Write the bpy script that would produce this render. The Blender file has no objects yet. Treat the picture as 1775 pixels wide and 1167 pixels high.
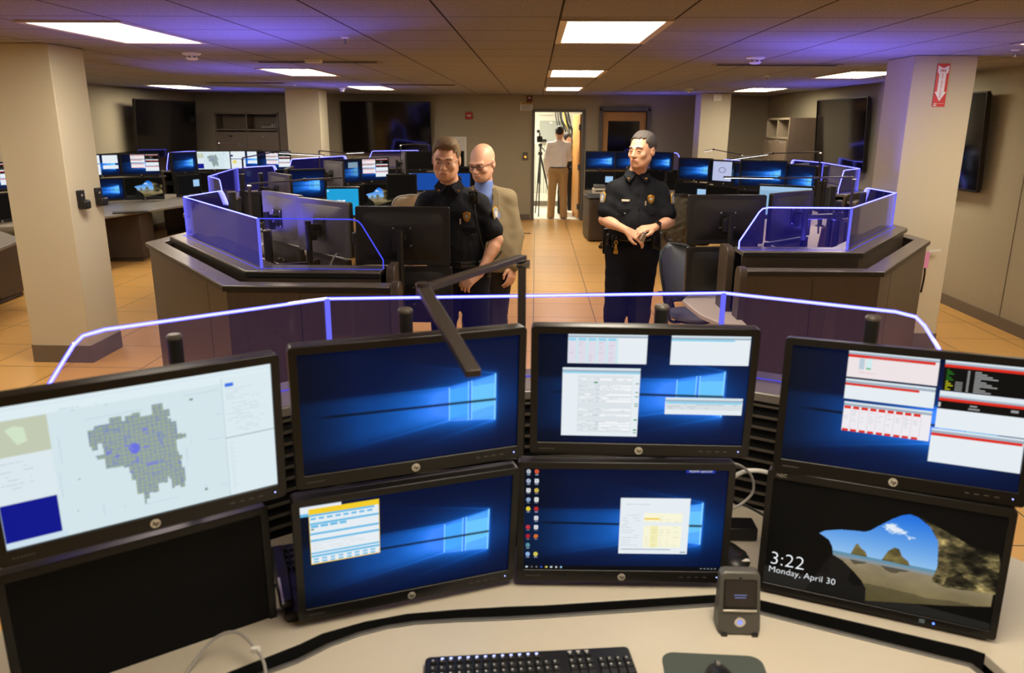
import bpy, bmesh, math, random
import numpy as np
from mathutils import Vector, Matrix
random.seed(7)
PI = math.pi
C = bpy.context.scene.collection
SC = bpy.context.scene

# ------------------------------------------------------------------ camera
cam_d = bpy.data.cameras.new('camera')
cam_d.sensor_width = 36.0
cam_d.sensor_fit = 'HORIZONTAL'
cam_d.lens = 1345.0 / 1775.0 * 36.0
cam_d.clip_start = 0.05
cam_d.dof.use_dof = True
cam_d.dof.focus_distance = 4.6
cam_d.dof.aperture_fstop = 4.0
cam = bpy.data.objects.new('camera', cam_d)
C.objects.link(cam)
CAMR = Matrix(((0.9995397, -0.01361719, 0.02711001),
               (0.02974517, 0.26412279, -0.96403028),
               (0.00596701, 0.96439293, 0.26440626)))
cam.matrix_world = Matrix.Translation((0, 0, 1.86)) @ CAMR.to_4x4()
SC.camera = cam

# ------------------------------------------------------------------ world, exposure
EXPO = 0.0
SC.view_settings.view_transform = 'Standard'
SC.view_settings.look = 'None'
SC.view_settings.gamma = 1
SC.view_settings.use_curve_mapping = False
SC.view_settings.exposure = EXPO
W = bpy.data.worlds.new('world')
SC.world = W
W.use_nodes = True
W.node_tree.nodes['Background'].inputs[0].default_value = (0.9, 0.8, 0.75, 1)
W.node_tree.nodes['Background'].inputs[1].default_value = 0.02

# light levels (radiance of the ceiling diffusers, the blue edge light, the screens)
L_CEIL = 24.0
L_CEIL_COL = (1.0, 0.88, 0.70)
L_EDGE = 5.0
CEIL_Z = 2.40

# ------------------------------------------------------------------ helpers
def lin(c):
    if isinstance(c, str):
        c = [int(c[i:i + 2], 16) / 255.0 for i in (0, 2, 4)]
    return tuple((x / 12.92 if x <= 0.04045 else ((x + 0.055) / 1.055) ** 2.4) for x in c[:3])

def tag(o, label=None, cat=None, group=None, kind=None):
    if label: o['label'] = label
    if cat: o['category'] = cat
    if group: o['group'] = group
    if kind: o['kind'] = kind
    return o

def empty(name, loc=(0, 0, 0), rz=0.0, label=None, cat=None, group=None, parent=None):
    o = bpy.data.objects.new(name, None)
    C.objects.link(o)
    o.location = loc
    o.rotation_euler = (0, 0, rz)
    o.empty_display_size = 0.1
    if parent: o.parent = parent
    return tag(o, label, cat, group)

def copy_tree(o, parent=None):
    c = o.copy()
    C.objects.link(c)
    c.parent = parent
    for ch in list(o.children):
        copy_tree(ch, c)
    return c

MATS = {}
def mat(name, col, rough=0.5, metal=0.0, var=0.0, vscale=20.0, bump=0.0, bscale=60.0, stretch=None,
        emit=None, estr=0.0, spec=0.5, alpha=1.0, sheen=0.0, coat=0.0):
    if name in MATS: return MATS[name]
    m = bpy.data.materials.new(name)
    m.use_nodes = True
    nt = m.node_tree
    b = nt.nodes['Principled BSDF']
    c = lin(col)
    b.inputs['Base Color'].default_value = (*c, 1)
    b.inputs['Roughness'].default_value = rough
    b.inputs['Metallic'].default_value = metal
    b.inputs['Specular IOR Level'].default_value = spec
    if coat: b.inputs['Coat Weight'].default_value = coat
    if sheen: b.inputs['Sheen Weight'].default_value = sheen
    if emit is not None:
        b.inputs['Emission Color'].default_value = (*emit, 1)
        b.inputs['Emission Strength'].default_value = estr
    if var or bump:
        tc = nt.nodes.new('ShaderNodeTexCoord')
        mp = nt.nodes.new('ShaderNodeMapping')
        nt.links.new(tc.outputs['Object'], mp.inputs[0])
        if stretch: mp.inputs['Scale'].default_value = stretch
        if var:
            n = nt.nodes.new('ShaderNodeTexNoise')
            n.inputs['Scale'].default_value = vscale
            n.inputs['Detail'].default_value = 5
            nt.links.new(mp.outputs[0], n.inputs['Vector'])
            mx = nt.nodes.new('ShaderNodeMix'); mx.data_type = 'RGBA'
            mx.inputs['A'].default_value = (*[max(0, x * (1 - var)) for x in c], 1)
            mx.inputs['B'].default_value = (*[min(1, x * (1 + var)) for x in c], 1)
            nt.links.new(n.outputs['Fac'], mx.inputs['Factor'])
            nt.links.new(mx.outputs['Result'], b.inputs['Base Color'])
        if bump:
            n2 = nt.nodes.new('ShaderNodeTexNoise')
            n2.inputs['Scale'].default_value = bscale
            n2.inputs['Detail'].default_value = 4
            nt.links.new(mp.outputs[0], n2.inputs['Vector'])
            bp = nt.nodes.new('ShaderNodeBump')
            bp.inputs['Strength'].default_value = bump
            bp.inputs['Distance'].default_value = 0.004
            nt.links.new(n2.outputs['Fac'], bp.inputs['Height'])
            nt.links.new(bp.outputs[0], b.inputs['Normal'])
    MATS[name] = m
    return m

def emis(name, col, strength):
    if name in MATS: return MATS[name]
    m = bpy.data.materials.new(name)
    m.use_nodes = True
    nt = m.node_tree
    nt.nodes.clear()
    e = nt.nodes.new('ShaderNodeEmission')
    e.inputs[0].default_value = (*col, 1)
    e.inputs[1].default_value = strength
    o = nt.nodes.new('ShaderNodeOutputMaterial')
    nt.links.new(e.outputs[0], o.inputs[0])
    MATS[name] = m
    return m

class MB:
    """collects closed shapes that become ONE mesh object"""
    def __init__(s): s.v = []; s.f = []; s.m = []
    def add(s, vs, fs, m=0):
        k = len(s.v)
        s.v += [tuple(map(float, p)) for p in vs]
        s.f += [tuple(i + k for i in f) for f in fs]
        s.m += [m] * len(fs)
        return s
    def box(s, c, d, m=0, R=None):
        x, y, z = d[0] / 2, d[1] / 2, d[2] / 2
        vs = [Vector((a * x, b * y, e * z)) for e in (-1, 1) for b in (-1, 1) for a in (-1, 1)]
        if R is not None: vs = [R @ p for p in vs]
        vs = [p + Vector(c) for p in vs]
        return s.add(vs, [(0, 2, 3, 1), (4, 5, 7, 6), (0, 1, 5, 4), (2, 6, 7, 3), (0, 4, 6, 2), (1, 3, 7, 5)], m)
    def prism(s, poly, z0, z1, m=0):
        n = len(poly)
        vs = [(p[0], p[1], z0) for p in poly] + [(p[0], p[1], z1) for p in poly]
        fs = [tuple(range(n))[::-1], tuple(range(n, 2 * n))] + [(i, (i + 1) % n, n + (i + 1) % n, n + i) for i in range(n)]
        return s.add(vs, fs, m)
    def plate(s, poly, y0, y1, m=0):
        """polygon drawn in x,z, thick along y"""
        n = len(poly)
        vs = [(p[0], y0, p[1]) for p in poly] + [(p[0], y1, p[1]) for p in poly]
        fs = [tuple(range(n)), tuple(range(n, 2 * n))[::-1]] + [(i, n + i, n + (i + 1) % n, (i + 1) % n) for i in range(n)]
        return s.add(vs, fs, m)
    def cyl(s, a, b, r0, r1=None, n=12, m=0):
        if r1 is None: r1 = r0
        a = Vector(a); b = Vector(b)
        q = (b - a).to_track_quat('Z', 'Y')
        vs = []
        for p, r in ((a, r0), (b, r1)):
            for i in range(n):
                t = 2 * PI * i / n
                vs.append(p + q @ Vector((r * math.cos(t), r * math.sin(t), 0)))
        fs = [tuple(range(n))[::-1], tuple(range(n, 2 * n))] + [(i, (i + 1) % n, n + (i + 1) % n, n + i) for i in range(n)]
        return s.add(vs, fs, m)
    def bar(s, a, b, w, h, m=0, up=(0, 0, 1)):
        """rectangular bar from a to b, w wide sideways, h tall along up"""
        a = Vector(a); b = Vector(b); d = (b - a).normalized()
        u = Vector(up); u = (u - d * u.dot(d))
        if u.length < 1e-4: u = Vector((0, 1, 0)) - d * d.y
        u.normalize(); x = d.cross(u)
        vs = [p + x * (i * w / 2) + u * (j * h / 2) for p in (a, b) for j in (-1, 1) for i in (-1, 1)]
        return s.add(vs, [(0, 2, 3, 1), (4, 5, 7, 6), (0, 1, 5, 4), (2, 6, 7, 3), (0, 4, 6, 2), (1, 3, 7, 5)], m)
    def tube(s, pts, r, n=8, m=0, closed=False, sub=6):
        P = [Vector(p) for p in pts]
        if sub > 1 and len(P) > 2:                       # Catmull-Rom
            Q = []
            N = len(P); rng = range(N) if closed else range(N - 1)
            for i in rng:
                p0 = P[(i - 1) % N] if (closed or i > 0) else P[i]
                p1 = P[i]; p2 = P[(i + 1) % N]
                p3 = P[(i + 2) % N] if (closed or i + 2 < N) else p2
                for k in range(sub):
                    t = k / sub
                    Q.append(0.5 * ((2 * p1) + (p2 - p0) * t + (2 * p0 - 5 * p1 + 4 * p2 - p3) * t * t + (3 * p1 - p0 - 3 * p2 + p3) * t ** 3))
            if not closed: Q.append(P[-1])
            P = Q
        N = len(P); vs = []; ref = None
        for i, p in enumerate(P):
            if closed: d = P[(i + 1) % N] - P[i - 1]
            else: d = P[min(i + 1, N - 1)] - P[max(i - 1, 0)]
            d.normalize()
            if ref is None:
                ref = Vector((0, 0, 1)) if abs(d.z) < 0.9 else Vector((1, 0, 0))
            ref = (ref - d * ref.dot(d)).normalized()
            y = d.cross(ref)
            rr = r[min(i * len(r) // N, len(r) - 1)] if isinstance(r, (list, tuple)) else r
            for k in range(n):
                t = 2 * PI * k / n
                vs.append(p + ref * (rr * math.cos(t)) + y * (rr * math.sin(t)))
        fs = []
        for i in range(N if closed else N - 1):
            j = (i + 1) % N
            fs += [(i * n + k, i * n + (k + 1) % n, j * n + (k + 1) % n, j * n + k) for k in range(n)]
        if not closed:
            fs += [tuple(range(n))[::-1], tuple(range((N - 1) * n, N * n))]
        return s.add(vs, fs, m)
    def lathe(s, prof, c=(0, 0, 0), n=20, m=0):
        vs = []; K = len(prof)
        for (r, z) in prof:
            for i in range(n):
                t = 2 * PI * i / n
                vs.append((c[0] + max(r, 1e-4) * math.cos(t), c[1] + max(r, 1e-4) * math.sin(t), c[2] + z))
        fs = [(j * n + i, j * n + (i + 1) % n, (j + 1) * n + (i + 1) % n, (j + 1) * n + i) for j in range(K - 1) for i in range(n)]
        fs += [tuple(range(n))[::-1], tuple(range((K - 1) * n, K * n))]
        return s.add(vs, fs, m)
    def ell(s, c, r, m=0, nu=14, nv=9, R=None):
        vs = []
        for j in range(1, nv):
            ph = PI * j / nv
            for i in range(nu):
                t = 2 * PI * i / nu
                p = Vector((r[0] * math.sin(ph) * math.cos(t), r[1] * math.sin(ph) * math.sin(t), r[2] * math.cos(ph)))
                if R is not None: p = R @ p
                vs.append(p + Vector(c))
        k = len(vs)
        for sgn in (1, -1):
            p = Vector((0, 0, sgn * r[2]))
            if R is not None: p = R @ p
            vs.append(p + Vector(c))
        fs = [(j * nu + i, (j + 1) * nu + i, (j + 1) * nu + (i + 1) % nu, j * nu + (i + 1) % nu) for j in range(nv - 2) for i in range(nu)]
        fs += [(k, i, (i + 1) % nu) for i in range(nu)] + [(k + 1, (nv - 2) * nu + (i + 1) % nu, (nv - 2) * nu + i) for i in range(nu)]
        return s.add(vs, fs, m)
    def build(s, name, mats, parent=None, loc=None, rot=None, bevel=0.0, seg=2, smooth=True, fix=True, ang=38, kind=None):
        me = bpy.data.meshes.new(name)
        me.from_pydata(s.v, [], s.f)
        if not isinstance(mats, (list, tuple)): mats = [mats]
        for m in mats: me.materials.append(m)
        me.polygons.foreach_set('material_index', s.m)
        if fix:
            bm = bmesh.new(); bm.from_mesh(me)
            bmesh.ops.recalc_face_normals(bm, faces=bm.faces)
            bm.to_mesh(me); bm.free()
        me.polygons.foreach_set('use_smooth', [smooth] * len(me.polygons))
        if smooth: me.set_sharp_from_angle(angle=math.radians(ang))
        me.update()
        o = bpy.data.objects.new(name, me)
        C.objects.link(o)
        if parent: o.parent = parent
        if loc is not None: o.location = loc
        if rot is not None: o.rotation_euler = rot
        if bevel:
            b = o.modifiers.new('bevel', 'BEVEL')
            b.width = bevel; b.segments = seg; b.limit_method = 'ANGLE'; b.angle_limit = math.radians(40)
        if kind: o['kind'] = kind
        return o

def rrect(w, h, r, n=5, cx=0, cz=0):
    """rounded rectangle outline, counter-clockwise"""
    P = []
    for (sx, sz, a0) in ((1, -1, -PI / 2), (1, 1, 0), (-1, 1, PI / 2), (-1, -1, PI)):
        for k in range(n + 1):
            a = a0 + PI / 2 * k / n
            P.append((cx + sx * (w / 2 - r) + r * math.cos(a), cz + sz * (h / 2 - r) + r * math.sin(a)))
    return P

def ring(mb, outer, inner, y0, y1, m=0):
    """frame between two outlines with the same count, in x,z, thick along y"""
    n = len(outer)
    vs = [(p[0], y0, p[1]) for p in outer] + [(p[0], y0, p[1]) for p in inner] + \
         [(p[0], y1, p[1]) for p in outer] + [(p[0], y1, p[1]) for p in inner]
    fs = []
    for i in range(n):
        j = (i + 1) % n
        fs += [(i, j, n + j, n + i), (2 * n + j, 2 * n + i, 3 * n + i, 3 * n + j), (j, i, 2 * n + i, 2 * n + j), (n + i, n + j, 3 * n + j, 3 * n + i)]
    mb.add(vs, fs, m)
    return mb

def text_mesh(body, size, m, name='lettering', parent=None, loc=(0, 0, 0), rot=(PI / 2, 0, 0), align='CENTER', extr=0.0006, shear=0.0, bold=0.0, sx=1.0):
    cu = bpy.data.curves.new('t', 'FONT')
    cu.body = body; cu.size = size; cu.align_x = align; cu.align_y = 'CENTER'
    cu.extrude = extr; cu.shear = shear; cu.offset = bold; cu.resolution_u = 3
    cu.space_line = 0.95
    t = bpy.data.objects.new('t', cu)
    C.objects.link(t)
    dg = bpy.context.evaluated_depsgraph_get()
    me = bpy.data.meshes.new_from_object(t.evaluated_get(dg))
    bpy.data.objects.remove(t); bpy.data.curves.remove(cu)
    me.materials.clear(); me.materials.append(m)
    if sx != 1.0:
        for v in me.vertices: v.co.x *= sx
    o = bpy.data.objects.new(name, me)
    C.objects.link(o)
    if parent: o.parent = parent
    o.location = loc; o.rotation_euler = rot
    return o

def off(poly, d):
    """polyline moved sideways by d to its left, mitred"""
    P = [Vector(p[:2]) for p in poly]; out = []
    for i, p in enumerate(P):
        ns = []
        if i > 0: e = (P[i] - P[i - 1]).normalized(); ns.append(Vector((-e.y, e.x)))
        if i < len(P) - 1: e = (P[i + 1] - P[i]).normalized(); ns.append(Vector((-e.y, e.x)))
        if len(ns) == 2:
            b = (ns[0] + ns[1]).normalized(); out.append(p + b * (d / max(0.3, b.dot(ns[0]))))
        else: out.append(p + ns[0] * d)
    return [tuple(q) for q in out]

def strip(mb, poly, d0, d1, z0, z1, m=0):
    """closed ribbon between two offsets of a polyline"""
    a = off(poly, d0); b = off(poly, d1)
    return mb.prism(a + b[::-1], z0, z1, m)
# ------------------------------------------------------------------ surface materials
def grid_material(name, base, line, per, offx, offy, width, rough, var=0.12, vscale=3.0, bump=0.0, bscale=300, speck=0.0, spec=0.5, tilevar=0.0, stretch=(1, 1, 1), soft=0.0):
    m = bpy.data.materials.new(name); m.use_nodes = True
    nt = m.node_tree; b = nt.nodes['Principled BSDF']; L = nt.links.new
    geo = nt.nodes.new('ShaderNodeNewGeometry')
    sep = nt.nodes.new('ShaderNodeSeparateXYZ'); L(geo.outputs['Position'], sep.inputs[0])
    def M(op, a, c=None, d=None):
        n = nt.nodes.new('ShaderNodeMath'); n.operation = op
        for i, x in enumerate((a, c, d)):
            if x is None: continue
            if isinstance(x, (int, float)): n.inputs[i].default_value = x
            else: L(x, n.inputs[i])
        return n.outputs[0]
    lines = []; ids = []
    for ax, o in ((0, offx), (1, offy)):
        q = M('DIVIDE', M('SUBTRACT', sep.outputs[ax], o), per)
        ids.append(M('FLOOR', q))
        fr = M('FRACT', q)
        dist = M('MINIMUM', fr, M('SUBTRACT', 1.0, fr))
        lines.append(M('LESS_THAN', dist, width / per / 2))
    ln = M('MAXIMUM', lines[0], lines[1])
    mp = nt.nodes.new('ShaderNodeMapping'); L(geo.outputs['Position'], mp.inputs[0]); mp.inputs['Scale'].default_value = stretch
    nz = nt.nodes.new('ShaderNodeTexNoise'); nz.inputs['Scale'].default_value = vscale; nz.inputs['Detail'].default_value = 6
    L(mp.outputs[0], nz.inputs['Vector'])
    c = lin(base)
    mx = nt.nodes.new('ShaderNodeMix'); mx.data_type = 'RGBA'
    mx.inputs['A'].default_value = (*[x * (1 - var) for x in c], 1)
    mx.inputs['B'].default_value = (*[min(1, x * (1 + var)) for x in c], 1)
    fac = nz.outputs['Fac']
    if tilevar:
        wn = nt.nodes.new('ShaderNodeTexWhiteNoise'); wn.noise_dimensions = '2D'
        cb = nt.nodes.new('ShaderNodeCombineXYZ'); L(ids[0], cb.inputs[0]); L(ids[1], cb.inputs[1]); L(cb.outputs[0], wn.inputs['Vector'])
        fac = M('ADD', M('MULTIPLY', fac, 1 - tilevar), M('MULTIPLY', wn.outputs['Value'], tilevar))
    L(fac, mx.inputs['Factor'])
    out = mx.outputs['Result']
    if speck:
        n3 = nt.nodes.new('ShaderNodeTexNoise'); n3.inputs['Scale'].default_value = bscale; n3.inputs['Detail'].default_value = 3
        L(geo.outputs['Position'], n3.inputs['Vector'])
        sp = M('GREATER_THAN', n3.outputs['Fac'], 0.58)
        m3 = nt.nodes.new('ShaderNodeMix'); m3.data_type = 'RGBA'
        L(M('MULTIPLY', sp, speck), m3.inputs['Factor']); L(out, m3.inputs['A']); m3.inputs['B'].default_value = (0.02, 0.02, 0.02, 1)
        out = m3.outputs['Result']
    m2 = nt.nodes.new('ShaderNodeMix'); m2.data_type = 'RGBA'
    L(ln, m2.inputs['Factor']); L(out, m2.inputs['A']); m2.inputs['B'].default_value = (*lin(line), 1)
    L(m2.outputs['Result'], b.inputs['Base Color'])
    b.inputs['Roughness'].default_value = rough
    b.inputs['Specular IOR Level'].default_value = spec
    if bump:
        n2 = nt.nodes.new('ShaderNodeTexNoise'); n2.inputs['Scale'].default_value = bscale; n2.inputs['Detail'].default_value = 3
        L(geo.outputs['Position'], n2.inputs['Vector'])
        bp = nt.nodes.new('ShaderNodeBump'); bp.inputs['Strength'].default_value = bump; bp.inputs['Distance'].default_value = 0.003
        L(M('SUBTRACT', n2.outputs['Fac'], M('MULTIPLY', ln, 2.0)), bp.inputs['Height']); L(bp.outputs[0], b.inputs['Normal'])
    return m

M_floor = grid_material('floor_tile', 'D6A45C', '2E2217', 0.61, 0.0, 0.21, 0.008, 0.30, var=0.10, vscale=2.2, spec=0.45, tilevar=0.35, stretch=(3, 1, 1))
M_ceil = grid_material('ceiling_tile', '989390', '3A322C', 0.61, 0.12, 0.09, 0.012, 0.9, var=0.10, vscale=60, bump=0.6, bscale=95, speck=0.35, spec=0.1)
M_wall = mat('wall_fabric', 'A69C84', 0.92, var=0.10, vscale=90, bump=0.35, bscale=260, spec=0.1)
M_pillar = mat('pillar_paint', 'C8BFA6', 0.75, var=0.02, vscale=3, spec=0.2)
M_base = mat('baseboard_rubber', '6E6354', 0.6)
M_frame = mat('door_frame_paint', '5E5A55', 0.5)
M_oak = mat('door_oak', 'C08A48', 0.42, var=0.16, vscale=6, stretch=(9, 9, 0.8))
M_white = mat('white_paint', 'E8E4D8', 0.6)
M_wood = mat('dark_laminate', '483D33', 0.42, var=0.22, vscale=9, stretch=(9, 9, 0.7), spec=0.45)
M_cup = mat('cupboard_laminate', '6E5F4E', 0.45, var=0.2, vscale=9, stretch=(9, 9, 0.7), spec=0.4)
M_wood2 = mat('dark_laminate_side', '493D33', 0.45, var=0.2, vscale=9, stretch=(9, 9, 0.7), spec=0.4)
M_ledge = mat('ledge_laminate', '655D56', 0.27, var=0.06, vscale=30, spec=0.6)
M_desk = mat('desk_laminate', 'BDB3A0', 0.38, var=0.03, vscale=50, spec=0.4)
M_deskdark = mat('desk_laminate_grey', '8C8478', 0.35, var=0.05, vscale=40, spec=0.45)
M_black = mat('black_plastic', '141210', 0.42, spec=0.5)
M_blackmat = mat('black_matte', '0C0B0A', 0.8, spec=0.3)
M_bezel = mat('monitor_bezel', '100E0C', 0.33, spec=0.4)
M_back = mat('monitor_back', '1F1C1A', 0.45, spec=0.45, bump=0.05, bscale=300)
M_backgrey = mat('monitor_back_silver', '5B575B', 0.38, metal=0.25, spec=0.5)
M_metal = mat('brushed_metal', '9C9A96', 0.3, metal=0.9)
M_lampdark = mat('lamp_anodised', '3A332E', 0.38, metal=0.5)
M_chrome = mat('chrome', 'D8D8D8', 0.12, metal=1.0)
M_silvertop = mat('monitor_top_edge', 'A29C98', 0.3, metal=.3)
M_silver = mat('logo_silver', 'C9C3B4', 0.35, metal=0.4)
M_tvscreen = mat('tv_glass', '0A0808', 0.09, spec=0.6)
M_tvframe = mat('tv_frame', '2A2622', 0.3, metal=0.6)
M_cable = mat('cable_rubber', '191817', 0.5)
M_cablegrey = mat('cable_grey', '8E8A84', 0.45)
M_red = mat('red_enamel', 'B3121A', 0.3)
M_label = mat('white_label', 'D9D6CE', 0.6)
M_edge = emis('blue_edge_light', (0.17, 0.18, 1.0), L_EDGE * 1.1)
M_seam = emis('blue_seam_light', (0.16, 0.16, 1.0), 1.0)
M_edgedim = emis('blue_edge_light_dim', (0.06, 0.07, 0.85), L_EDGE * 0.25)
M_led = emis('blue_indicator', (0.35, 0.4, 1.0), 3.0)
M_tube = emis('led_lamp_tube', (1.0, 0.97, 0.93), 4.0)
M_diff = emis('ceiling_diffuser', L_CEIL_COL, L_CEIL)
M_green = mat('conduit_grey', '9AA19A', 0.5)

def glass_material(name, tint, glow, gstr, gloss=0.05):
    m = bpy.data.materials.new(name); m.use_nodes = True
    nt = m.node_tree; nt.nodes.clear(); L = nt.links.new
    tr = nt.nodes.new('ShaderNodeBsdfTransparent'); tr.inputs[0].default_value = (*tint, 1)
    gl = nt.nodes.new('ShaderNodeBsdfGlossy'); gl.inputs['Roughness'].default_value = 0.04
    fr = nt.nodes.new('ShaderNodeFresnel'); fr.inputs[0].default_value = 1.4
    mx = nt.nodes.new('ShaderNodeMixShader'); L(fr.outputs[0], mx.inputs[0]); L(tr.outputs[0], mx.inputs[1]); L(gl.outputs[0], mx.inputs[2])
    em = nt.nodes.new('ShaderNodeEmission'); em.inputs[0].default_value = (*glow, 1); em.inputs[1].default_value = gstr
    ad = nt.nodes.new('ShaderNodeAddShader'); L(mx.outputs[0], ad.inputs[0]); L(em.outputs[0], ad.inputs[1])
    o = nt.nodes.new('ShaderNodeOutputMaterial'); L(ad.outputs[0], o.inputs[0])
    return m
M_halo = glass_material('added_edge_halo', (1, 1, 1), (0.0, 0.0, 1.0), 0.5)  # see-through blue emission that imitates the halo around the edge lines
M_acrylic = glass_material('edge_lit_acrylic', (0.95, 0.92, 0.99), (0.10, 0.08, 0.65), 0.018)
M_acrylic_deep = glass_material('edge_lit_acrylic_deep', (0.93, 0.90, 0.99), (0.01, 0.02, 0.9), 0.045)
M_clear = glass_material('clear_glass', (0.95, 0.95, 0.95), (0, 0, 0), 0.0)

def screen_material():
    m = bpy.data.materials.new('screen_picture'); m.use_nodes = True
    nt = m.node_tree; b = nt.nodes['Principled BSDF']
    a = nt.nodes.new('ShaderNodeAttribute'); a.attribute_name = 'picture'
    b.inputs['Base Color'].default_value = (0.004, 0.004, 0.004, 1)
    b.inputs['Roughness'].default_value = 0.35
    b.inputs['Specular IOR Level'].default_value = 0.06
    nt.links.new(a.outputs['Color'], b.inputs['Emission Color'])
    b.inputs['Emission Strength'].default_value = 2.0 ** (-EXPO)
    return m
M_screen = screen_material()
M_screenwhite = emis('screen_text_white', (0.9, 0.93, 0.95), 2.0 ** (-EXPO))
M_screenyellow = emis('screen_text_yellow', (0.8, 0.8, 0.45), 2.0 ** (-EXPO))
# ------------------------------------------------------------------ room shell
XL, XR, YB, YF = -6.7, 4.46, 15.7, -2.4
def slab(name, c, d, m, parent=None, bevel=0, kind='structure', label=None):
    mb = MB(); mb.box(c, d)
    o = mb.build(name, m, parent, bevel=bevel, smooth=False)
    if not parent: o['kind'] = kind
    if label: o['label'] = label
    return o
slab('floor', ((XL + XR) / 2, (YB + YF) / 2, -0.05), (XR - XL + 0.4, YB - YF + 0.2, 0.1), M_floor)
slab('ceiling', ((XL + XR) / 2, (YB + YF) / 2, CEIL_Z + 0.05), (XR - XL + 0.4, YB - YF + 0.2, 0.1), M_ceil)
slab('wall_left', (XL - 0.06, (YB + YF) / 2, CEIL_Z / 2), (0.12, YB - YF, CEIL_Z), M_wall)
slab('wall_right', (XR + 0.06, (YB + YF) / 2, CEIL_Z / 2), (0.12, YB - YF, CEIL_Z), M_wall)
slab('wall_front', ((XL + XR) / 2, YF - 0.06, CEIL_Z / 2), (XR - XL, 0.12, CEIL_Z), M_wall)
# back wall with two door openings
D1 = (-0.02, 0.90, 2.085); D2 = (1.285, 2.15, 2.11)
wb = MB()
for x0, x1, z0 in ((XL, D1[0], 0), (D1[0], D1[1], D1[2]), (D1[1], D2[0], 0), (D2[0], D2[1], D2[2]), (D2[1], XR, 0)):
    wb.box(((x0 + x1) / 2, YB + 0.07, (z0 + CEIL_Z) / 2), (x1 - x0, 0.14, CEIL_Z - z0))
wb.build('wall_back', M_wall, smooth=False, kind='structure')
slab('baseboard_left', (XL + 0.008, (YB + YF) / 2, 0.055), (0.016, YB - YF - 0.04, 0.11), M_base)
slab('baseboard_right', (XR - 0.008, (YB + YF) / 2, 0.055), (0.016, YB - YF - 0.04, 0.11), M_base)
bb = MB()
for x0, x1 in ((XL + 0.02, -0.10), (0.98, 1.2), (2.24, XR - 0.02)):
    bb.box(((x0 + x1) / 2, YB - 0.008, 0.055), (x1 - x0, 0.016, 0.11))
bb.build('baseboard_back', M_base, smooth=False, kind='structure')
# panel joints of the fabric walls
for i, (x, y, wx, wy) in enumerate([(XR - 0.002, 7.35, 0.006, 0.008), (XR - 0.002, 10.4, 0.006, 0.008), (XL + 0.002, 11.6, 0.006, 0.008), (XL + 0.002, 8.6, 0.006, 0.008)]):
    slab('trim_%d' % (i + 1), (x, y, CEIL_Z / 2 + 0.05), (wx, wy, CEIL_Z - 0.12), M_base)
slab('trim_5', (XL + 0.008, 12.6, 1.37), (0.016, 1.9, 0.014), M_black)

def pillar(x0, x1, y0, y1, label, base_h=0.14):
    o = empty('pillar', ((x0 + x1) / 2, (y0 + y1) / 2, 0)); o['kind'] = 'structure'; o['label'] = label
    MB().box((0, 0, CEIL_Z / 2), (x1 - x0, y1 - y0, CEIL_Z - 0.002)).build('shaft', M_pillar, o, bevel=0.006)
    mb = MB()
    a = rrect(x1 - x0 + 0.016, y1 - y0 + 0.016, 0.01, 2); b = rrect(x1 - x0 + 0.0005, y1 - y0 + 0.0005, 0.004, 2)
    n = len(a)
    vs = [(p[0], p[1], 0.001) for p in a] + [(p[0], p[1], 0.001) for p in b] + [(p[0], p[1], base_h) for p in a] + [(p[0], p[1], base_h) for p in b]
    fs = []
    for i in range(n):
        j = (i + 1) % n
        fs += [(i, j, n + j, n + i), (2 * n + j, 2 * n + i, 3 * n + i, 3 * n + j), (j, i, 2 * n + i, 2 * n + j), (n + i, n + j, 3 * n + j, 3 * n + i)]
    mb.add(vs, fs); mb.build('pillar_baseboard', M_base, o)
    return o
PIL_L = pillar(-3.98, -3.51, 5.82, 6.27, 'near square cream pillar on the left, two black holders on its right side')
PIL_R = pillar(2.97, 3.467, 6.56, 7.05, 'near square cream pillar on the right with the red fire extinguisher sign')
pillar(-4.17, -3.60, 13.35, 13.85, 'far square cream pillar on the left, behind the rows of consoles')
pillar(2.88, 3.40, 14.25, 14.75, 'far square cream pillar on the right with a white box near its top')

# ---- doors
d1 = empty('door_1', (0, YB, 0)); d1['kind'] = 'structure'; d1['label'] = 'open doorway with dark grey frame and oak door swung inward'
mb = MB()
for x in (D1[0] - 0.028, D1[1] + 0.028): mb.box((x, 0.06, 1.05), (0.056, 0.2, 2.12))
mb.box((0.44, 0.06, 2.11), (1.03, 0.2, 0.05)); mb.build('door_frame', M_frame, d1, bevel=0.004)
leaf = empty('door_leaf', (0.888, 0.16, 0), math.radians(-83), parent=d1)
MB().box((0, 0, 1.035), (0.8, 0.045, 2.03)).build('panel', M_oak, leaf, loc=(-0.4, 0, 0), bevel=0.003).location = (0, 0, 0)
for ch in leaf.children: ch.location = (-0.4, 0, 0)
mb = MB(); mb.box((-0.74, -0.03, 1.0), (0.05, 0.012, 0.16)); mb.cyl((-0.74, -0.03, 1.0), (-0.74, -0.075, 1.0), 0.009); mb.cyl((-0.74, -0.075, 1.0), (-0.64, -0.075, 1.0), 0.009)
mb.build('lever_handle', M_metal, leaf)
mb = MB()
for z in (0.25, 1.03, 1.8): mb.box((0.0, -0.02, z), (0.02, 0.05, 0.11))
mb.build('hinge', M_metal, leaf)
d2 = empty('door_2', (0, YB, 0)); d2['kind'] = 'structure'; d2['label'] = 'closed oak door with a dark window pane in a grey frame'
mb = MB()
for x in (D2[0] - 0.03, D2[1] + 0.03): mb.box((x, 0.04, 1.08), (0.06, 0.2, 2.16))
mb.box(((D2[0] + D2[1]) / 2, 0.04, 2.15), (D2[1] - D2[0] + 0.12, 0.2, 0.08)); mb.build('door_frame', M_frame, d2, bevel=0.004)
cx2 = (D2[0] + D2[1]) / 2
mb = MB()
w2 = D2[1] - D2[0] - 0.01
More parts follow.
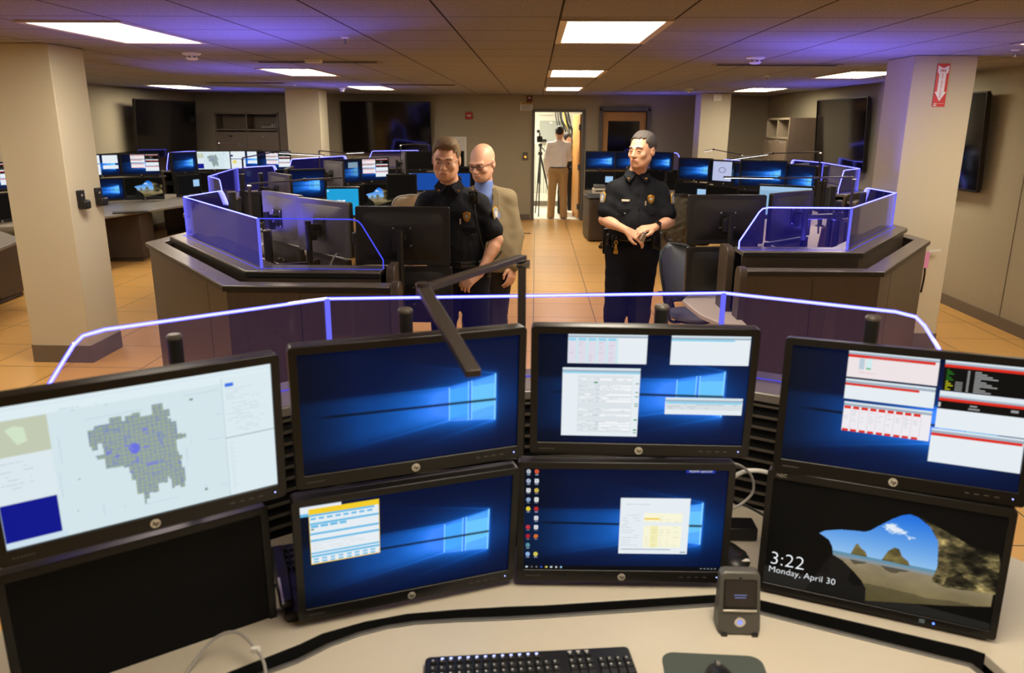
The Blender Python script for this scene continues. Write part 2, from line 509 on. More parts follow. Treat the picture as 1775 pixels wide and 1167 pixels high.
for x in (D2[0] + 0.005 + 0.06, D2[1] - 0.005 - 0.06): mb.box((x, 0.08, 1.05), (0.12, 0.045, 2.09))
mb.box((cx2, 0.08, 2.01), (w2 - 0.24, 0.045, 0.17)); mb.box((cx2, 0.08, 0.55), (w2 - 0.24, 0.045, 1.09))
mb.build('door_panel', M_oak, d2)
MB().box((cx2, 0.085, 1.51), (w2 - 0.23, 0.012, 0.85)).build('window_pane', M_tvscreen, d2, smooth=False)
slab('wall_corridor', (cx2, YB + 0.25, 1.2), (1.4, 0.03, 2.4), M_frame)

# ---- room behind the doorway
mb = MB()
mb.box((0.5, YB + 2.75, 1.2), (4.0, 0.1, 2.4)); mb.box((-1.55, YB + 1.4, 1.2), (0.1, 2.6, 2.4)); mb.box((1.12, YB + 1.6, 1.2), (0.1, 2.3, 2.4))
mb.build('wall_server', M_white, smooth=False, kind='structure')
slab('floor_server', (0.2, YB + 1.45, -0.045), (3.4, 2.7, 0.1), mat('pale_floor', 'D9D6CC', 0.4))
slab('ceiling_server', (0.2, YB + 1.45, 2.45), (3.4, 2.7, 0.1), M_white)
slab('baseboard_server', (0.0, YB + 2.69, 0.06), (3.0, 0.02, 0.12), M_base)
o = empty('ceiling_light', (0.0, YB + 1.0, 2.4), label='bright ceiling panel light inside the equipment room behind the open doorway', cat='light')
MB().box((0, 0, -0.012), (1.3, 0.6, 0.02)).build('diffuser', emis('server_diffuser', (1, 0.93, 0.78), 36.0), o, smooth=False)
# ------------------------------------------------------------------ pictures shown on the lit screens
def canvas(w, h, col):
    a = np.zeros((h, w, 3)); a[:] = col; return a
def XY(a):
    h, w = a.shape[:2]
    return np.meshgrid((np.arange(w) + .5) / w, (np.arange(h) + .5) / h)
def rect(a, x0, y0, x1, y1, col):
    h, w = a.shape[:2]
    i0, i1, j0, j1 = max(0, round(y0 * h)), max(0, round(y1 * h)), max(0, round(x0 * w)), max(0, round(x1 * w))
    a[i0:max(i1, i0 + 1), j0:max(j1, j0 + 1)] = col
def poly(a, pts, col, mask=None):
    X, Y = XY(a); ins = np.zeros(X.shape, bool); n = len(pts)
    for i in range(n):
        x0, y0 = pts[i]; x1, y1 = pts[(i + 1) % n]
        if y0 == y1: continue
        c = ((Y >= min(y0, y1)) & (Y < max(y0, y1))) & (X < (Y - y0) / (y1 - y0) * (x1 - x0) + x0)
        ins ^= c
    if mask is not None: ins &= mask
    if col is not None: a[ins] = col
    return ins
def noise(w, h, s, seed=0):
    r = np.random.RandomState(seed); out = np.zeros((h, w)); amp = 1; tot = 0
    while s < max(w, h):
        g = r.rand(s + 2, s + 2)
        x = np.linspace(0, s, w); y = np.linspace(0, s, h)
        xi = x.astype(int); yi = y.astype(int); fx = (x - xi); fy = (y - yi)
        fx = fx * fx * (3 - 2 * fx); fy = (fy * fy * (3 - 2 * fy))[:, None]
        A = g[np.ix_(yi, xi)]; B = g[np.ix_(yi, xi + 1)]; D = g[np.ix_(yi + 1, xi)]; E = g[np.ix_(yi + 1, xi + 1)]
        out += amp * ((A * (1 - fx) + B * fx) * (1 - fy) + (D * (1 - fx) + E * fx) * fy); tot += amp; amp *= .5; s *= 2
    return out / tot
def dashes(a, x0, y0, x1, y1, rows, col, dens=.6, seed=1, al=.6):
    r = np.random.RandomState(seed); h, w = a.shape[:2]
    for k in range(rows):
        y = y0 + (y1 - y0) * (k + .5) / rows; x = x0
        L = x0 + (x1 - x0) * (0.4 + .6 * r.rand())
        while x < L:
            d = .008 + .03 * r.rand()
            if r.rand() < dens:
                i = int(y * h); j0 = int(x * w); j1 = max(j0 + 1, int(min(x + d, L) * w))
                a[i:i + 1, j0:j1] = a[i:i + 1, j0:j1] * (1 - al) + np.array(col) * al
            x += d + .004

def hero(w, h):
    """blue desktop with the four glowing panes and their beams"""
    a = canvas(w, h, (0.0, 0.05, 0.19)); X, Y = XY(a)
    cy = .53
    def lineY(x, p, q): return p[1] + (q[1] - p[1]) * (x - p[0]) / (q[0] - p[0])
    yt = np.where(X < .67, .40, lineY(X, (.67, .40), (.89, .33))); yb = lineY(X, (.67, .69), (.30, .80)); yb = np.where(X > .67, lineY(X, (.67, .69), (.89, .73)), yb)
    fall = np.exp(-np.clip(.66 - X, 0, 1) / .40)
    soft = lambda d, s: 1 / (1 + np.exp(-d / s))
    inside = soft(Y - yt, .012) * soft(yb - Y, .03) * soft(.895 - X, .003)
    beam = inside * (0.10 + 0.9 * fall)
    glow = np.exp(-(((X - .79) / .22) ** 2 + ((Y - cy) / .26) ** 2))
    glow2 = np.exp(-(((X - .62) / .34) ** 2 + ((Y - .60) / .20) ** 2))
    up = soft(Y - lineY(X, (.89, .32), (.40, .13)), .02) * soft(yt - Y, .03) * np.exp(-np.clip(.89 - X, 0, 1) / .22) * soft(.90 - X, .01)
    dn = soft(lineY(X, (.89, .74), (.55, .95)) - Y, .05) * soft(Y - yb, .03) * np.exp(-np.clip(.89 - X, 0, 1) / .20) * soft(.90 - X, .01)
    n = .85 + .3 * noise(w, h, 5, 3)
    I = beam * .95 + glow * .42 + glow2 * .30 + up * .45 + dn * .5
    I = np.clip(I * n, 0, 1.3)
    ray = lambda y, s: np.exp(-((Y - y) / s) ** 2)
    lf = np.exp(-np.clip(.67 - X, 0, 1) / .30)
    I += (ray(yt, .006) + ray(yb, .007)) * lf * .38 * (X < .89)
    I += (ray(lineY(X, (.89, .32), (.35, .12)), .008) * .42 + ray(lineY(X, (.89, .735), (.45, .92)), .012) * .30) * np.exp(-np.clip(.89 - X, 0, 1) / .17) * (X < .893)
    a[..., 0] += 0.02 * I + .10 * I ** 3
    a[..., 1] += 0.38 * I
    a[..., 2] += 0.66 * I
    dim = .55 + .45 * np.clip(X / .25, 0, 1); a *= dim[..., None]
    for (x0, x1, m) in ((.665, .755, .35), (.772, .888, .62)):
        t = (X > x0) & (X < x1) & (Y > lineY(X, (.665, .42), (.888, .33))) & (Y < lineY(X, (.665, .675), (.888, .73)))
        br = np.where(Y > lineY(X, (.665, .42), (.888, .405)), 1, .35) * np.where(Y < lineY(X, (.665, .675), (.888, .60)), 1, .45)
        g = np.array([.12, .66, .97]) * (1 - m) + np.array([.66, .93, .99]) * m
        k = (m * .9 * br + .25)
        a[t] = a[t] * (1 - np.clip(k[t], 0, 1))[:, None] + g * np.clip(k[t], 0, 1)[:, None]
    for x in (.665, .757, .772, .888):
        y0 = lineY(x, (.665, .40), (.888, .32)); y1 = lineY(x, (.665, .69), (.888, .735))
        t = (abs(X - x) < .0030) & (Y > y0) & (Y < y1); a[t] = (.55, .85, 1.0)
    bar = np.exp(-((Y - lineY(X, (.665, .545), (.07, .53))) / .0095) ** 2) * np.clip((X - .05) / .1, 0, 1) * (X < .89)
    a *= (1 - .8 * bar)[..., None]
    return np.clip(a, 0, 1)
WH = (.90, .93, .95); GR = (.62, .68, .74); RD = (.86, .18, .12); CY = (.55, .82, .93)
def window(a, x0, y0, x1, y1, bar=RD, body=WH, bw=1.0):
    rect(a, x0, y0, x1, y1, body); rect(a, x0, y0, x1, y0 + .018, (.85, .90, .93)); rect(a, x0, y0 + .018, x1, y0 + .035, GR)
    if bar is not None: rect(a, x0, y0 + .035, x0 + (x1 - x0) * bw, y0 + .058, bar)
def im_red(w, h):
    a = hero(w, h)
    window(a, .251, -.002, .629, .221, bw=.96, body=(.93, .89, .90)); rect(a, .298, .06, .322, .15, (.72, .80, .85)); rect(a, .328, .06, .352, .14, (.82, .92, .93)); rect(a, .33, .135, .35, .145, (.3, .7, .45))
    dashes(a, .34, .04, .60, .06, 2, (.6, .6, .65)); dashes(a, .30, .165, .42, .185, 1, (.8, .5, .5))
    window(a, .251, .237, .627, .41, bw=.83)
    window(a, .255, .432, .624, .682, bar=None, body=(.93, .92, .94))
    for k in range(9):
        x = .257 + k * .0368; rect(a, x, .468, x + .028, .492, RD); rect(a, x - .001, .662, x + .026, .682, RD); rect(a, x + .0305, .492, x + .0325, .66, (.86, .80, .84)); dashes(a, x + .003, .50, x + .028, .60, 6, (.6, .62, .72), seed=k)
    window(a, .652, 0, 1.0, .25, body=(.02, .02, .02)); 
    for k in range(11):
        y = .075 + k * .016
        rect(a, .662, y, .672 + .01 * ((k * 7) % 3), y + .008, (.15, .45, .12) if k < 6 else (.75, .75, .1))
        rect(a, .745, y, .755, y + .008, (.7, .7, .7)); rect(a, .775, y, .80 + .022 * ((k * 5) % 4), y + .008, (.65, .65, .65))
        if k > 5: rect(a, .70, y, .73, y + .007, (.55, .55, .55))
    rect(a, .645, .252, 1, .28, (.88, .91, .93)); window(a, .645, .275, 1, .40, body=(.03, .03, .03)); rect(a, .642, .40, 1, .56, WH)
    rect(a, .645, .35, .653, .385, (.8, .8, .8)); rect(a, .77, .35, .80, .36, (.6, .6, .6)); rect(a, .765, .375, .81, .383, (.6, .6, .6)); rect(a, .93, .35, .96, .37, (.6, .6, .6))
    window(a, .632, .567, .997, .845, bw=.99)
    return a
def im_lists(w, h):
    a = hero(w, h)
    window(a, .141, 0, .514, .265, bar=None)
    for k in range(5):
        x = .142 + k * .047; rect(a, x, .04, x + .037, .062, CY); rect(a, x, .065, x + .037, .262, (.87, .86, .91)); rect(a, x + .037, .04, x + .047, .262, (.80, .90, .93)); dashes(a, x + .006, .07, x + .032, .25, 8, (.75, .45, .55), dens=.35, seed=k)
    window(a, .624, .004, .993, .265, bar=None); rect(a, .625, .04, .92, .056, CY)
    window(a, .118, .307, .489, .938, bar=None); rect(a, .12, .34, .488, .356, CY)
    rect(a, .195, .375, .455, .90, (.86, .89, .91))
    for k, y in enumerate((.40, .46, .49, .54, .57, .60, .68, .73, .80, .83, .86)):
        rect(a, .20, y, .28, y + .018, (.93, .95, .96)); rect(a, .30, y, .452, y + .02, (.95, .96, .97)); dashes(a, .20, y, .45, y + .02, 2, (.55, .6, .66), seed=k)
    for y in (.44, .52, .56, .625, .645, .775, .87, .895): rect(a, .468, y, .485, y + .009, (.15, .55, .35))
    rect(a, .27, .433, .288, .446, (.1, .55, .25))
    window(a, .617, .565, .985, .718, bar=None); rect(a, .62, .60, .98, .618, CY); rect(a, .62, .62, .98, .675, (.84, .87, .89)); dashes(a, .63, .62, .97, .67, 3, (.45, .5, .55), seed=4)
    return a
def im_form(w, h):
    a = hero(w, h); YL = (.95, .80, .15); BL = (.40, .73, .90)
    rect(a, 0, 0, .183, .02, GR); rect(a, 0, .02, .183, .08, WH); rect(a, 0, .08, .05, .107, BL)
    rect(a, .037, .045, .353, .572, YL); rect(a, .0395, .095, .350, .565, WH)
    rect(a, .0395, .095, .35, .115, BL); rect(a, .33, .095, .35, .115, WH)
    for k in range(8): rect(a, .045 + k * .036, .125, .07 + k * .036, .147, BL)
    for k in range(4): rect(a, .045 + k * .042, .20, .078 + k * .042, .222, BL)
    for y in (.175, .27, .335, .455, .485): rect(a, .0395, y, .35, y + .018, BL)
    rect(a, .045, .23, .057, .243, (.1, .4, .2)); dashes(a, .05, .36, .34, .44, 4, (.7, .75, .8))
    for r_ in range(2):
        for k in range(8): rect(a, .05 + k * .037, .515 + r_ * .028, .072 + k * .037, .532 + r_ * .028, BL)
    return a
def im_desktop(w, h):
    a = hero(w, h)
    cols = [((.75, .78, .8), (.85, .35, .2)), ((.7, .75, .85), (.85, .88, .92)), ((.88, .88, .9), (.85, .75, .3)), ((.6, .7, .85), (.9, .9, .9)), ((.95, .85, .2), (.75, .15, .15)), (None, (.88, .88, .9)), ((.8, .2, .25), (.88, .88, .9)), ((.7, .1, .15), (.85, .45, .15)), ((.35, .6, .65), None), ((.6, .75, .95), (.9, .85, .35))]
    for k, (p, q) in enumerate(cols):
        y = .037 + k * .0903
        for x, c in ((.012, p), (.052, q)):
            if c is None: continue
            X, Y = XY(a); rr = ((X - x - .009) / .0105) ** 4 + ((Y - y) / .021) ** 4 if sum(c) > 2.5 else ((X - x - .009) / .0105) ** 2 + ((Y - y) / .020) ** 2
            a[rr < 1] = c
            a[(((X - x - .009) / .004) ** 2 + ((Y - y) / .008) ** 2 < 1)] = np.array(c) * .6 + .1
            rect(a, x + .001, y + .028, x + .018, y + .034, (.6, .65, .72))
    rect(a, 0, .962, 1, 1.0, (.02, .03, .06))
    for k in range(8): rect(a, .012 + k * .025, .974, .022 + k * .025, .989, [(.8, .85, .9), (.4, .4, .45), (.45, .45, .5), (.2, .35, .8), (.85, .8, .4), (.8, .85, .9), (.85, .85, .85), (.6, .8, .9)][k])
    for k in range(5): rect(a, .90 + k * .018, .977, .908 + k * .018, .985, (.55, .58, .62))
    rect(a, .48, .283, .826, .835, (.90, .93, .95)); dashes(a, .51, .33, .70, .36, 1, (.5, .55, .6)); dashes(a, .49, .44, .59, .76, 13, (.55, .6, .68), dens=.8, seed=6)
    rect(a, .60, .43, .79, .52, (.97, .96, .85)); rect(a, .60, .55, .79, .77, (.97, .96, .85)); rect(a, .635, .55, .675, .77, (.95, .93, .72)); rect(a, .603, .475, .679, .492, (.97, .80, .25))
    for k in range(5): dashes(a, .61 + k * .036, .45, .632 + k * .036, .76, 12, (.7, .68, .5), dens=.7, seed=k + 20)
    rect(a, .49, .785, .74, .793, (.6, .65, .7)); rect(a, .79, .808, .82, .82, (.55, .6, .65))
    return a
MAPP = [(.312,.269),(.35,.245),(.425,.211),(.437,.249),(.44,.211),(.484,.202),(.501,.235),(.532,.235),(.537,.17),(.556,.171),(.598,.214),(.603,.277),(.579,.294),(.623,.319),(.613,.418),(.652,.421),(.646,.46),(.619,.462),(.603,.553),(.631,.58),(.625,.62),(.608,.626),(.634,.681),(.63,.795),(.623,.842),(.594,.82),(.577,.826),(.578,.754),(.567,.727),(.564,.776),(.535,.761),(.523,.827),(.494,.826),(.494,.862),(.465,.897),(.476,.845),(.468,.813),(.433,.695),(.44,.643),(.428,.596),(.405,.571),(.362,.57),(.347,.529),(.362,.496),(.304,.468),(.352,.464),(.357,.413),(.345,.374),(.332,.415),(.305,.389)]
def im_map(w, h):
    a = canvas(w, h, (.83, .90, .92)); X, Y = XY(a)
    rect(a, 0, 0, 1, .10, (.87, .93, .95)); rect(a, 0, .03, 1, .036, (.80, .86, .9))
    r = np.random.RandomState(5)
    for k in range(16):
        x, y = .2 + .58 * r.rand(), .12 + .8 * r.rand(); L = .05 + .2 * r.rand()
        if k % 2: rect(a, x, y, min(.79, x + L), y + .002, (.74, .81, .86))
        else: rect(a, x, y, x + .001, min(.95, y + L), (.74, .81, .86))
    J = [(x + .006 * (r.rand() - .5), y + .010 * (r.rand() - .5)) for (x, y) in MAPP]
    D = []
    for i, (x, y) in enumerate(J):                         # stepped town limits
        x1, y1 = J[(i + 1) % len(J)]
        D += [(x, y), ((x + x1) / 2, y), ((x + x1) / 2, y1)]
    ins = poly(a, D, (.61, .67, .58))
    n1 = noise(w, h, 30, 2); n2 = noise(w, h, 60, 9)
    st = ins & (((X * 60 + n1 * .5) % 1 < .17) | ((Y * 34 + n1 * .5) % 1 < .17) | (n2 > .70)); a[st] = (.50, .57, .72)
    c = ins & (np.hypot((X - .46) / .018, (Y - .46) / .04) < 1 + .6 * (n1 - .5)); a[c] = (.42, .45, .88)
    c = ins & (np.hypot((X - .46) / .10, (Y - .48) / .2) < 1) & (n1 > .68); a[c] = (.48, .52, .82)
    rect(a, .022, .105, .19, .35, (.76, .79, .70)); poly(a, [(.057, .165), (.085, .147), (.116, .166), (.12, .261), (.088, .279)], (.82, .89, .78))
    rect(a, 0, .35, .19, .68, (.86, .91, .93)); dashes(a, .02, .38, .14, .62, 8, (.55, .62, .66), dens=.5)
    rect(a, .003, .68, .182, .951, (.03, .08, .55)); rect(a, 0, .953, .2, 1, (.80, .88, .93))
    rect(a, .80, .06, 1, 1, (.86, .92, .94)); rect(a, .80, .06, .802, 1, (.72, .79, .83)); rect(a, .80, .524, 1, .53, (.62, .70, .74)); rect(a, .813, .104, .845, .129, (.25, .45, .9))
    dashes(a, .815, .14, .98, .50, 22, (.68, .74, .78), dens=.6); dashes(a, .815, .56, .84, .95, 22, (.72, .78, .82), dens=.9); dashes(a, .23, .08, .42, .12, 2, (.5, .6, .7), dens=.3)
    for (x, y, s) in ((.675, .17, .012), (.70, .89, .012), (.24, .83, .006), (.26, .60, .005), (.665, .50, .004), (.40, .88, .004)): rect(a, x, y, x + s, y + s * 1.4, (.5, .58, .55))
    return a
def im_beach(w, h):
    a = canvas(w, h, (.022, .020, .018)); X, Y = XY(a)
    op = [(.236,.439),(.26,.407),(.326,.372),(.392,.357),(.436,.35),(.459,.327),(.492,.272),(.542,.194),(.579,.148),(.612,.124),(.648,.138),(.699,.201),(.731,.255),(.743,.317),(.75,.43),(.755,.529),(.748,.617),(.74,.671),(.785,.702),(.869,.698),(.99,.66),(.99,.793),(.8,.87),(.476,.975),(.47,.862),(.447,.801),(.418,.743),(.39,.702),(.353,.648),(.308,.613),(.302,.545),(.282,.483)]
    n = noise(w, h, 12, 4); n2 = noise(w, h, 24, 8)
    m = poly(a, op, None)
    sky = np.stack([.10 + .45 * np.clip((Y - .12) / .45, 0, 1) + 0 * X, .42 + .32 * np.clip((Y - .12) / .45, 0, 1), .86 + .06 * np.clip((Y - .12) / .45, 0, 1)], -1)
    a[m] = sky[m]
    n5 = noise(w, h, 40, 21); u_ = (X - .555) * .8 + (Y - .28) * .6; v_ = -(X - .555) * .75 + (Y - .28) * .9
    dcl = np.hypot(u_ / .075, v_ / .032); cl = np.clip((n5 * 1.7 - dcl * .75) * 2.2, 0, 1) * m; a = a * (1 - cl[..., None]) + np.array((.88, .92, .96)) * cl[..., None]
    sea = m & (Y > .57); a[sea] = (.38, .56, .66)
    wet = m & (Y > .60); a[wet] = (.52, .56, .58)
    sand = m & (Y > .625); t = np.clip((Y - .625) / .35, 0, 1); sc = np.stack([.55 - .12 * t, .50 - .12 * t, .40 - .18 * t], -1) * (.9 + .2 * n)[..., None]; a[sand] = sc[sand]
    dk = sand & (Y > .80 + .04 * n); a[dk] = a[dk] * .75
    for P in ([(.385,.575),(.401,.488),(.409,.467),(.427,.503),(.449,.529),(.460,.575)], [(.522,.575),(.544,.482),(.569,.441),(.589,.446),(.606,.507),(.632,.539),(.645,.58)]):
        k = poly(a, P, None); a[k] = (np.stack([.42 + 0 * X, .38 + 0 * X, .22 + 0 * X], -1) * (.5 + 1.0 * n2)[..., None])[k]
        Q = [(x, .625 + (.575 - y) * .35) for x, y in P]; k = poly(a, Q, None) & m; a[k] = a[k] * .6
    cr = [(.66,.14),(.729,.19),(.802,.244),(.882,.31),(.986,.333),(.999,.411),(.999,.68),(.927,.690),(.857,.69),(.819,.70),(.785,.702),(.74,.671),(.756,.528),(.743,.317),(.70,.20)]
    k = poly(a, cr, None); n6 = noise(w, h, 34, 5); rock = np.stack([.47 * n6 * 1.7, .42 * n6 * 1.7, .27 * n6 * 1.7], -1) * np.clip(.5 + 2.6 * (n - .42), .18, 1.25)[..., None]; a[k] = rock[k]
    k = poly(a, [(.85, .56), (.93, .66), (.79, .69), (.80, .62)], None); a[k] *= .45
    fl = (Y > .84 + .1 * X) & ~m; a[fl] = (.13, .125, .115)
    k = poly(a, [(.30, .62), (.36, .66), (.44, .80), (.47, .88), (.47, 1), (.2, 1), (.25, .8)], None); a[k] = (.085, .08, .072)
    k = poly(a, [(.40, .72), (.45, .80), (.46, .84), (.42, .86), (.385, .82)], None); a[k] = (.03, .03, .03)
    a[~m & (X < .3) & (Y < .8)] *= .7
    return np.clip(a, 0, 1)
def im_off(w, h): return canvas(w, h, (.022, .018, .015))
def im_blue(w, h):
    a = canvas(w, h, (.07, .28, .62)); rect(a, .03, .05, .1, .12, (.5, .65, .85)); return a
def im_world(w, h):
    a = canvas(w, h, (.12, .62, .84)); n = noise(w, h, 6, 11); X, Y = XY(a)
    k = (n > .5) & (np.hypot((X - .5) / .38, (Y - .62) / .2) < 1); a[k] = (.92, .96, .98); rect(a, .03, .05, .08, .15, (.8, .9, .95)); rect(a, .1, .05, .14, .12, (.8, .9, .95)); return a
def im_doc(w, h):
    a = hero(w, h) * .45; rect(a, .12, .02, .72, .93, (.72, .75, .88)); dashes(a, .25, .08, .6, .12, 2, (.2, .2, .3)); X, Y = XY(a)
    k = np.abs(np.hypot((X - .42) / .10, (Y - .42) / .12) - 1) < .15; a[k] = (.5, .52, .65); return a
def im_light(w, h):
    a = canvas(w, h, (.55, .70, .82)); rect(a, .0, 0, 1, .15, (.62, .76, .88)); dashes(a, .05, .2, .9, .9, 14, (.4, .5, .6)); rect(a, .6, .25, .95, .9, (.48, .62, .75)); return a
def im_two(w, h):
    a = hero(w, h); rect(a, .02, .0, .48, .42, WH); rect(a, .02, .45, .48, .98, WH); rect(a, .55, .02, .97, .42, WH); rect(a, .55, .52, .97, .70, WH); rect(a, .08, .5, .2, .7, (.9, .85, .5)); rect(a, .02, .2, .1, .3, (.1, .2, .5)); return a
def im_panes(w, h):
    a = hero(w, h) * .8; rect(a, .05, .1, .4, .4, (.5, .6, .65)); rect(a, .05, .45, .35, .95, (.45, .55, .6)); rect(a, .55, .1, .9, .35, (.5, .6, .68)); return a
def im_note(w, h):
    a = canvas(w, h, (.03, .03, .04)); rect(a, .68, .25, .95, .62, (.62, .78, .92)); return a
PICS = dict(hero=hero, red=im_red, lists=im_lists, form=im_form, desktop=im_desktop, map=im_map, beach=im_beach, off=im_off, blue=im_blue, world=im_world, doc=im_doc, light=im_light, two=im_two, panes=im_panes, note=im_note)
DMESH = {}
def display_mesh(key, hi, w=.509, h=.286):
    k = (key, hi, w, h)
    if k in DMESH: return DMESH[k]
    nx, ny = (448, 252) if hi else (112, 63)
    if key in ('off', 'blue'): nx, ny = 8, 5
    if hi: img = PICS[key](nx, ny)
    else:
        big = PICS[key](nx * 4, ny * 4) if nx > 20 else PICS[key](nx, ny)
        img = big.reshape(ny, 4, nx, 4, 3).mean((1, 3)) if nx > 20 else big
    l = np.where(img <= .04045, img / 12.92, ((img + .055) / 1.055) ** 2.4)
    xs = (np.arange(nx) / (nx - 1) - .5) * w; zs = (.5 - np.arange(ny) / (ny - 1)) * h
    co = np.zeros((ny, nx, 3)); co[..., 0] = xs[None]; co[..., 2] = zs[:, None]
    idx = np.arange(nx * ny).reshape(ny, nx)
    q = np.stack([idx[1:, :-1], idx[1:, 1:], idx[:-1, 1:], idx[:-1, :-1]], -1).reshape(-1, 4)
    me = bpy.data.meshes.new('display_' + key)
    me.vertices.add(nx * ny); me.vertices.foreach_set('co', co.ravel())
    me.loops.add(q.size); me.loops.foreach_set('vertex_index', q.ravel().astype(np.int32))
    me.polygons.add(len(q)); me.polygons.foreach_set('loop_start', np.arange(0, q.size, 4, dtype=np.int32))
    at = me.color_attributes.new('picture', 'FLOAT_COLOR', 'POINT')
    rgba = np.ones((ny * nx, 4)); rgba[:, :3] = l.reshape(-1, 3)
    at.data.foreach_set('color', rgba.ravel())
    me.materials.append(M_screen)
    me.update(calc_edges=True); me.validate()
    DMESH[k] = me
    return me

# ------------------------------------------------------------------ monitors
PARTS = {}
def mon_parts(w, h, style):
    k = (w, h, style)
    if k in PARTS: return PARTS[k]
    R = {}
    top, side, bot = .019, .018, .033
    if style == 'nec': top, side, bot = .021, .016, .022
    if style == 'tv': top, side, bot = .012, .012, .016
    W2, H2 = w + 2 * side, h + top + bot; cz = (top - bot) / 2
    mb = MB(); o = rrect(W2, H2, .010, 5, 0, cz); i = rrect(w, h, .0015, 5)
    ring(mb, o, i, -.006, .018)
    R['bezel'] = mb.build('bezel', M_bezel, bevel=.0012)
    mb = MB(); mb.plate(rrect(W2 - .001, H2 - .001, .010, 5, 0, cz), .0185, .032)
    vs = []; n = 24                                           # soft hump towards the back
    a = rrect(W2 * .86, H2 * .82, .05, 5, 0, cz); b = rrect(W2 * .52, H2 * .50, .05, 5, 0, cz)
    m = len(a)
    mb.add([(p[0], .032, p[1]) for p in a] + [(p[0], .052, p[1]) for p in b], [tuple(range(m, 2 * m))[::-1]] + [(q, m + q, m + (q + 1) % m, (q + 1) % m) for q in range(m)])
    mb.box((0, .0335, cz + H2 * .5 - .038), (W2 * .82, .003, .003))
    R['housing'] = mb.build('housing', M_backgrey if style == 'silver' else M_back, bevel=.003)
    mb = MB(); mb.box((0, .056, cz), (.12, .008, .12))
    for sx in (-.05, .05):
        for sz in (-.05, .05): mb.cyl((sx, .060, cz + sz), (sx, .066, cz + sz), .006, m=1)
    mb.cyl((0, .06, cz), (0, .10, cz), .028); mb.box((.02, .10, cz - .03), (.05, .05, .09)); mb.ell((0, .085, cz - .012), (.02, .02, .015), 1)
    R['mount'] = mb.build('mount', [M_black, M_metal], bevel=.002)
    mb = MB(); mb.box((-.06, .0335, cz - H2 * .36), (.08, .002, .018)); mb.box((.035, .0335, cz - H2 * .36), (.035, .002, .018)); mb.box((-.14, .0335, cz + .02), (.006, .002, .024))
    R['rear_label'] = mb.build('rear_label', M_label, smooth=False)
    if style in ('hp', 'silver'):
        lz = -h / 2 - .0175
        lg = MB().cyl((0, -.0062, lz), (0, -.0078, lz), .0098, n=28).build('logo', M_silver)
        text_mesh('hp', .0135, M_black, 'lettering', lg, (0, -.0080, lz), align='CENTER', extr=.0003, shear=.25, bold=.0003)
        R['logo'] = lg
        mb = MB(); x = w / 2 - .008
        mb.cyl((x, -.006, lz + .002), (x, -.0068, lz + .002), .0016, n=10)
        R['power_light'] = mb.build('power_light', M_led)
        mb = MB()
        for q in range(4): mb.box((w / 2 - .10 + q * .02, -.0061, lz + .001), (.010, .001, .0022))
        for q in range(6): mb.box((-w / 2 + .008 + q * .0065, -.0061, lz + .001), (.0045, .0006, .003))
        R['control_mark'] = mb.build('control_mark', mat('mark_grey', '4A4540', .5), smooth=False)
    if style == 'nec':
        R['logo'] = text_mesh('NEC', .012, mat('mark_light', '8A857C', .5), 'logo', None, (-w / 2 + .018, -.0064, h / 2 + .010), extr=.0003)
        mb = MB().box((w / 2 - .14, -.0064, -h / 2 - .011), (.012, .001, .010))
        R['sensor_window'] = mb.build('sensor_window', mat('sensor_grey', '5C6B78', .3), smooth=False)
        R['power_light'] = MB().cyl((w / 2 - .115, -.006, -h / 2 - .011), (w / 2 - .115, -.0070, -h / 2 - .011), .0028, n=12).build('power_light', emis('led_blue', (.1, .2, 1), 3.0))
    PARTS[k] = R
    R['_used'] = False
    return R

def monitor(pic, loc, rz, label, rx=0.0, group=None, style='hp', hi=False, w=.509, h=.286, ry=0.0):
    e = empty('monitor', loc, 0, label, 'monitor', group)
    e.rotation_euler = (math.radians(rx), math.radians(ry), math.radians(rz))
    R = mon_parts(w, h, style)
    for k, src in R.items():
        if k == '_used': continue
        if not R['_used']: src.parent = e
        else: copy_tree(src, e)
    R['_used'] = True
    d = bpy.data.objects.new('display', display_mesh(pic, hi, w, h)); C.objects.link(d); d.parent = e; d.location = (0, .0005, 0)
    if pic == 'off': d['label'] = 'dark switched-off screen'
    return e
# ------------------------------------------------------------------ consoles
def pane(parent, A, B, z0, z1, cutA=0.0, cutB=0.0, endA=True, endB=True, m=None, me=None, r=.0038, name='glass_screen'):
    """upright acrylic sheet from A to B; cut corners slope down at free ends; lit_edge runs round its rim"""
    A = Vector(A); B = Vector(B); L = (B - A).length; u = (B - A).normalized(); nrm = Vector((-u.y, u.x))
    H = z1 - z0
    P = []
    if cutA: P += [(0, 0), (0, .05), (cutA * .80, H - .03), (cutA * .95, H - .008), (cutA * 1.25, H)]
    else: P += [(0, 0), (0, H)]
    if cutB: P += [(L - cutB * 1.25, H), (L - cutB * .95, H - .008), (L - cutB * .80, H - .03), (L, .05), (L, 0)]
    else: P += [(L, H), (L, 0)]
    W3 = lambda s, z, o=0.0: (A.x + u.x * s + nrm.x * o, A.y + u.y * s + nrm.y * o, z0 + z)
    n = len(P)
    vs = [W3(s, z, -.004) for s, z in P] + [W3(s, z, .004) for s, z in P]
    mb = MB().add(vs, [tuple(range(n)), tuple(range(n, 2 * n))[::-1]] + [(i, n + i, n + (i + 1) % n, (i + 1) % n) for i in range(n - 1)])
    o = mb.build(name, m or M_acrylic, parent, smooth=False)
    e = MB()
    Q = P[:]
    if not endA: Q = Q[1:]
    if not endB: Q = Q[:-1]
    e.tube([W3(s, z) for s, z in Q], r, n=6, sub=1)
    e.build('lit_edge', me or M_edge, o)
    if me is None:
        e = MB(); e.tube([W3(s, z) for s, z in Q], r * 1.45, n=8, sub=1); e.build('added_halo', M_halo, o)  # added wider tube, paints a blue halo around the lit edge
    return o

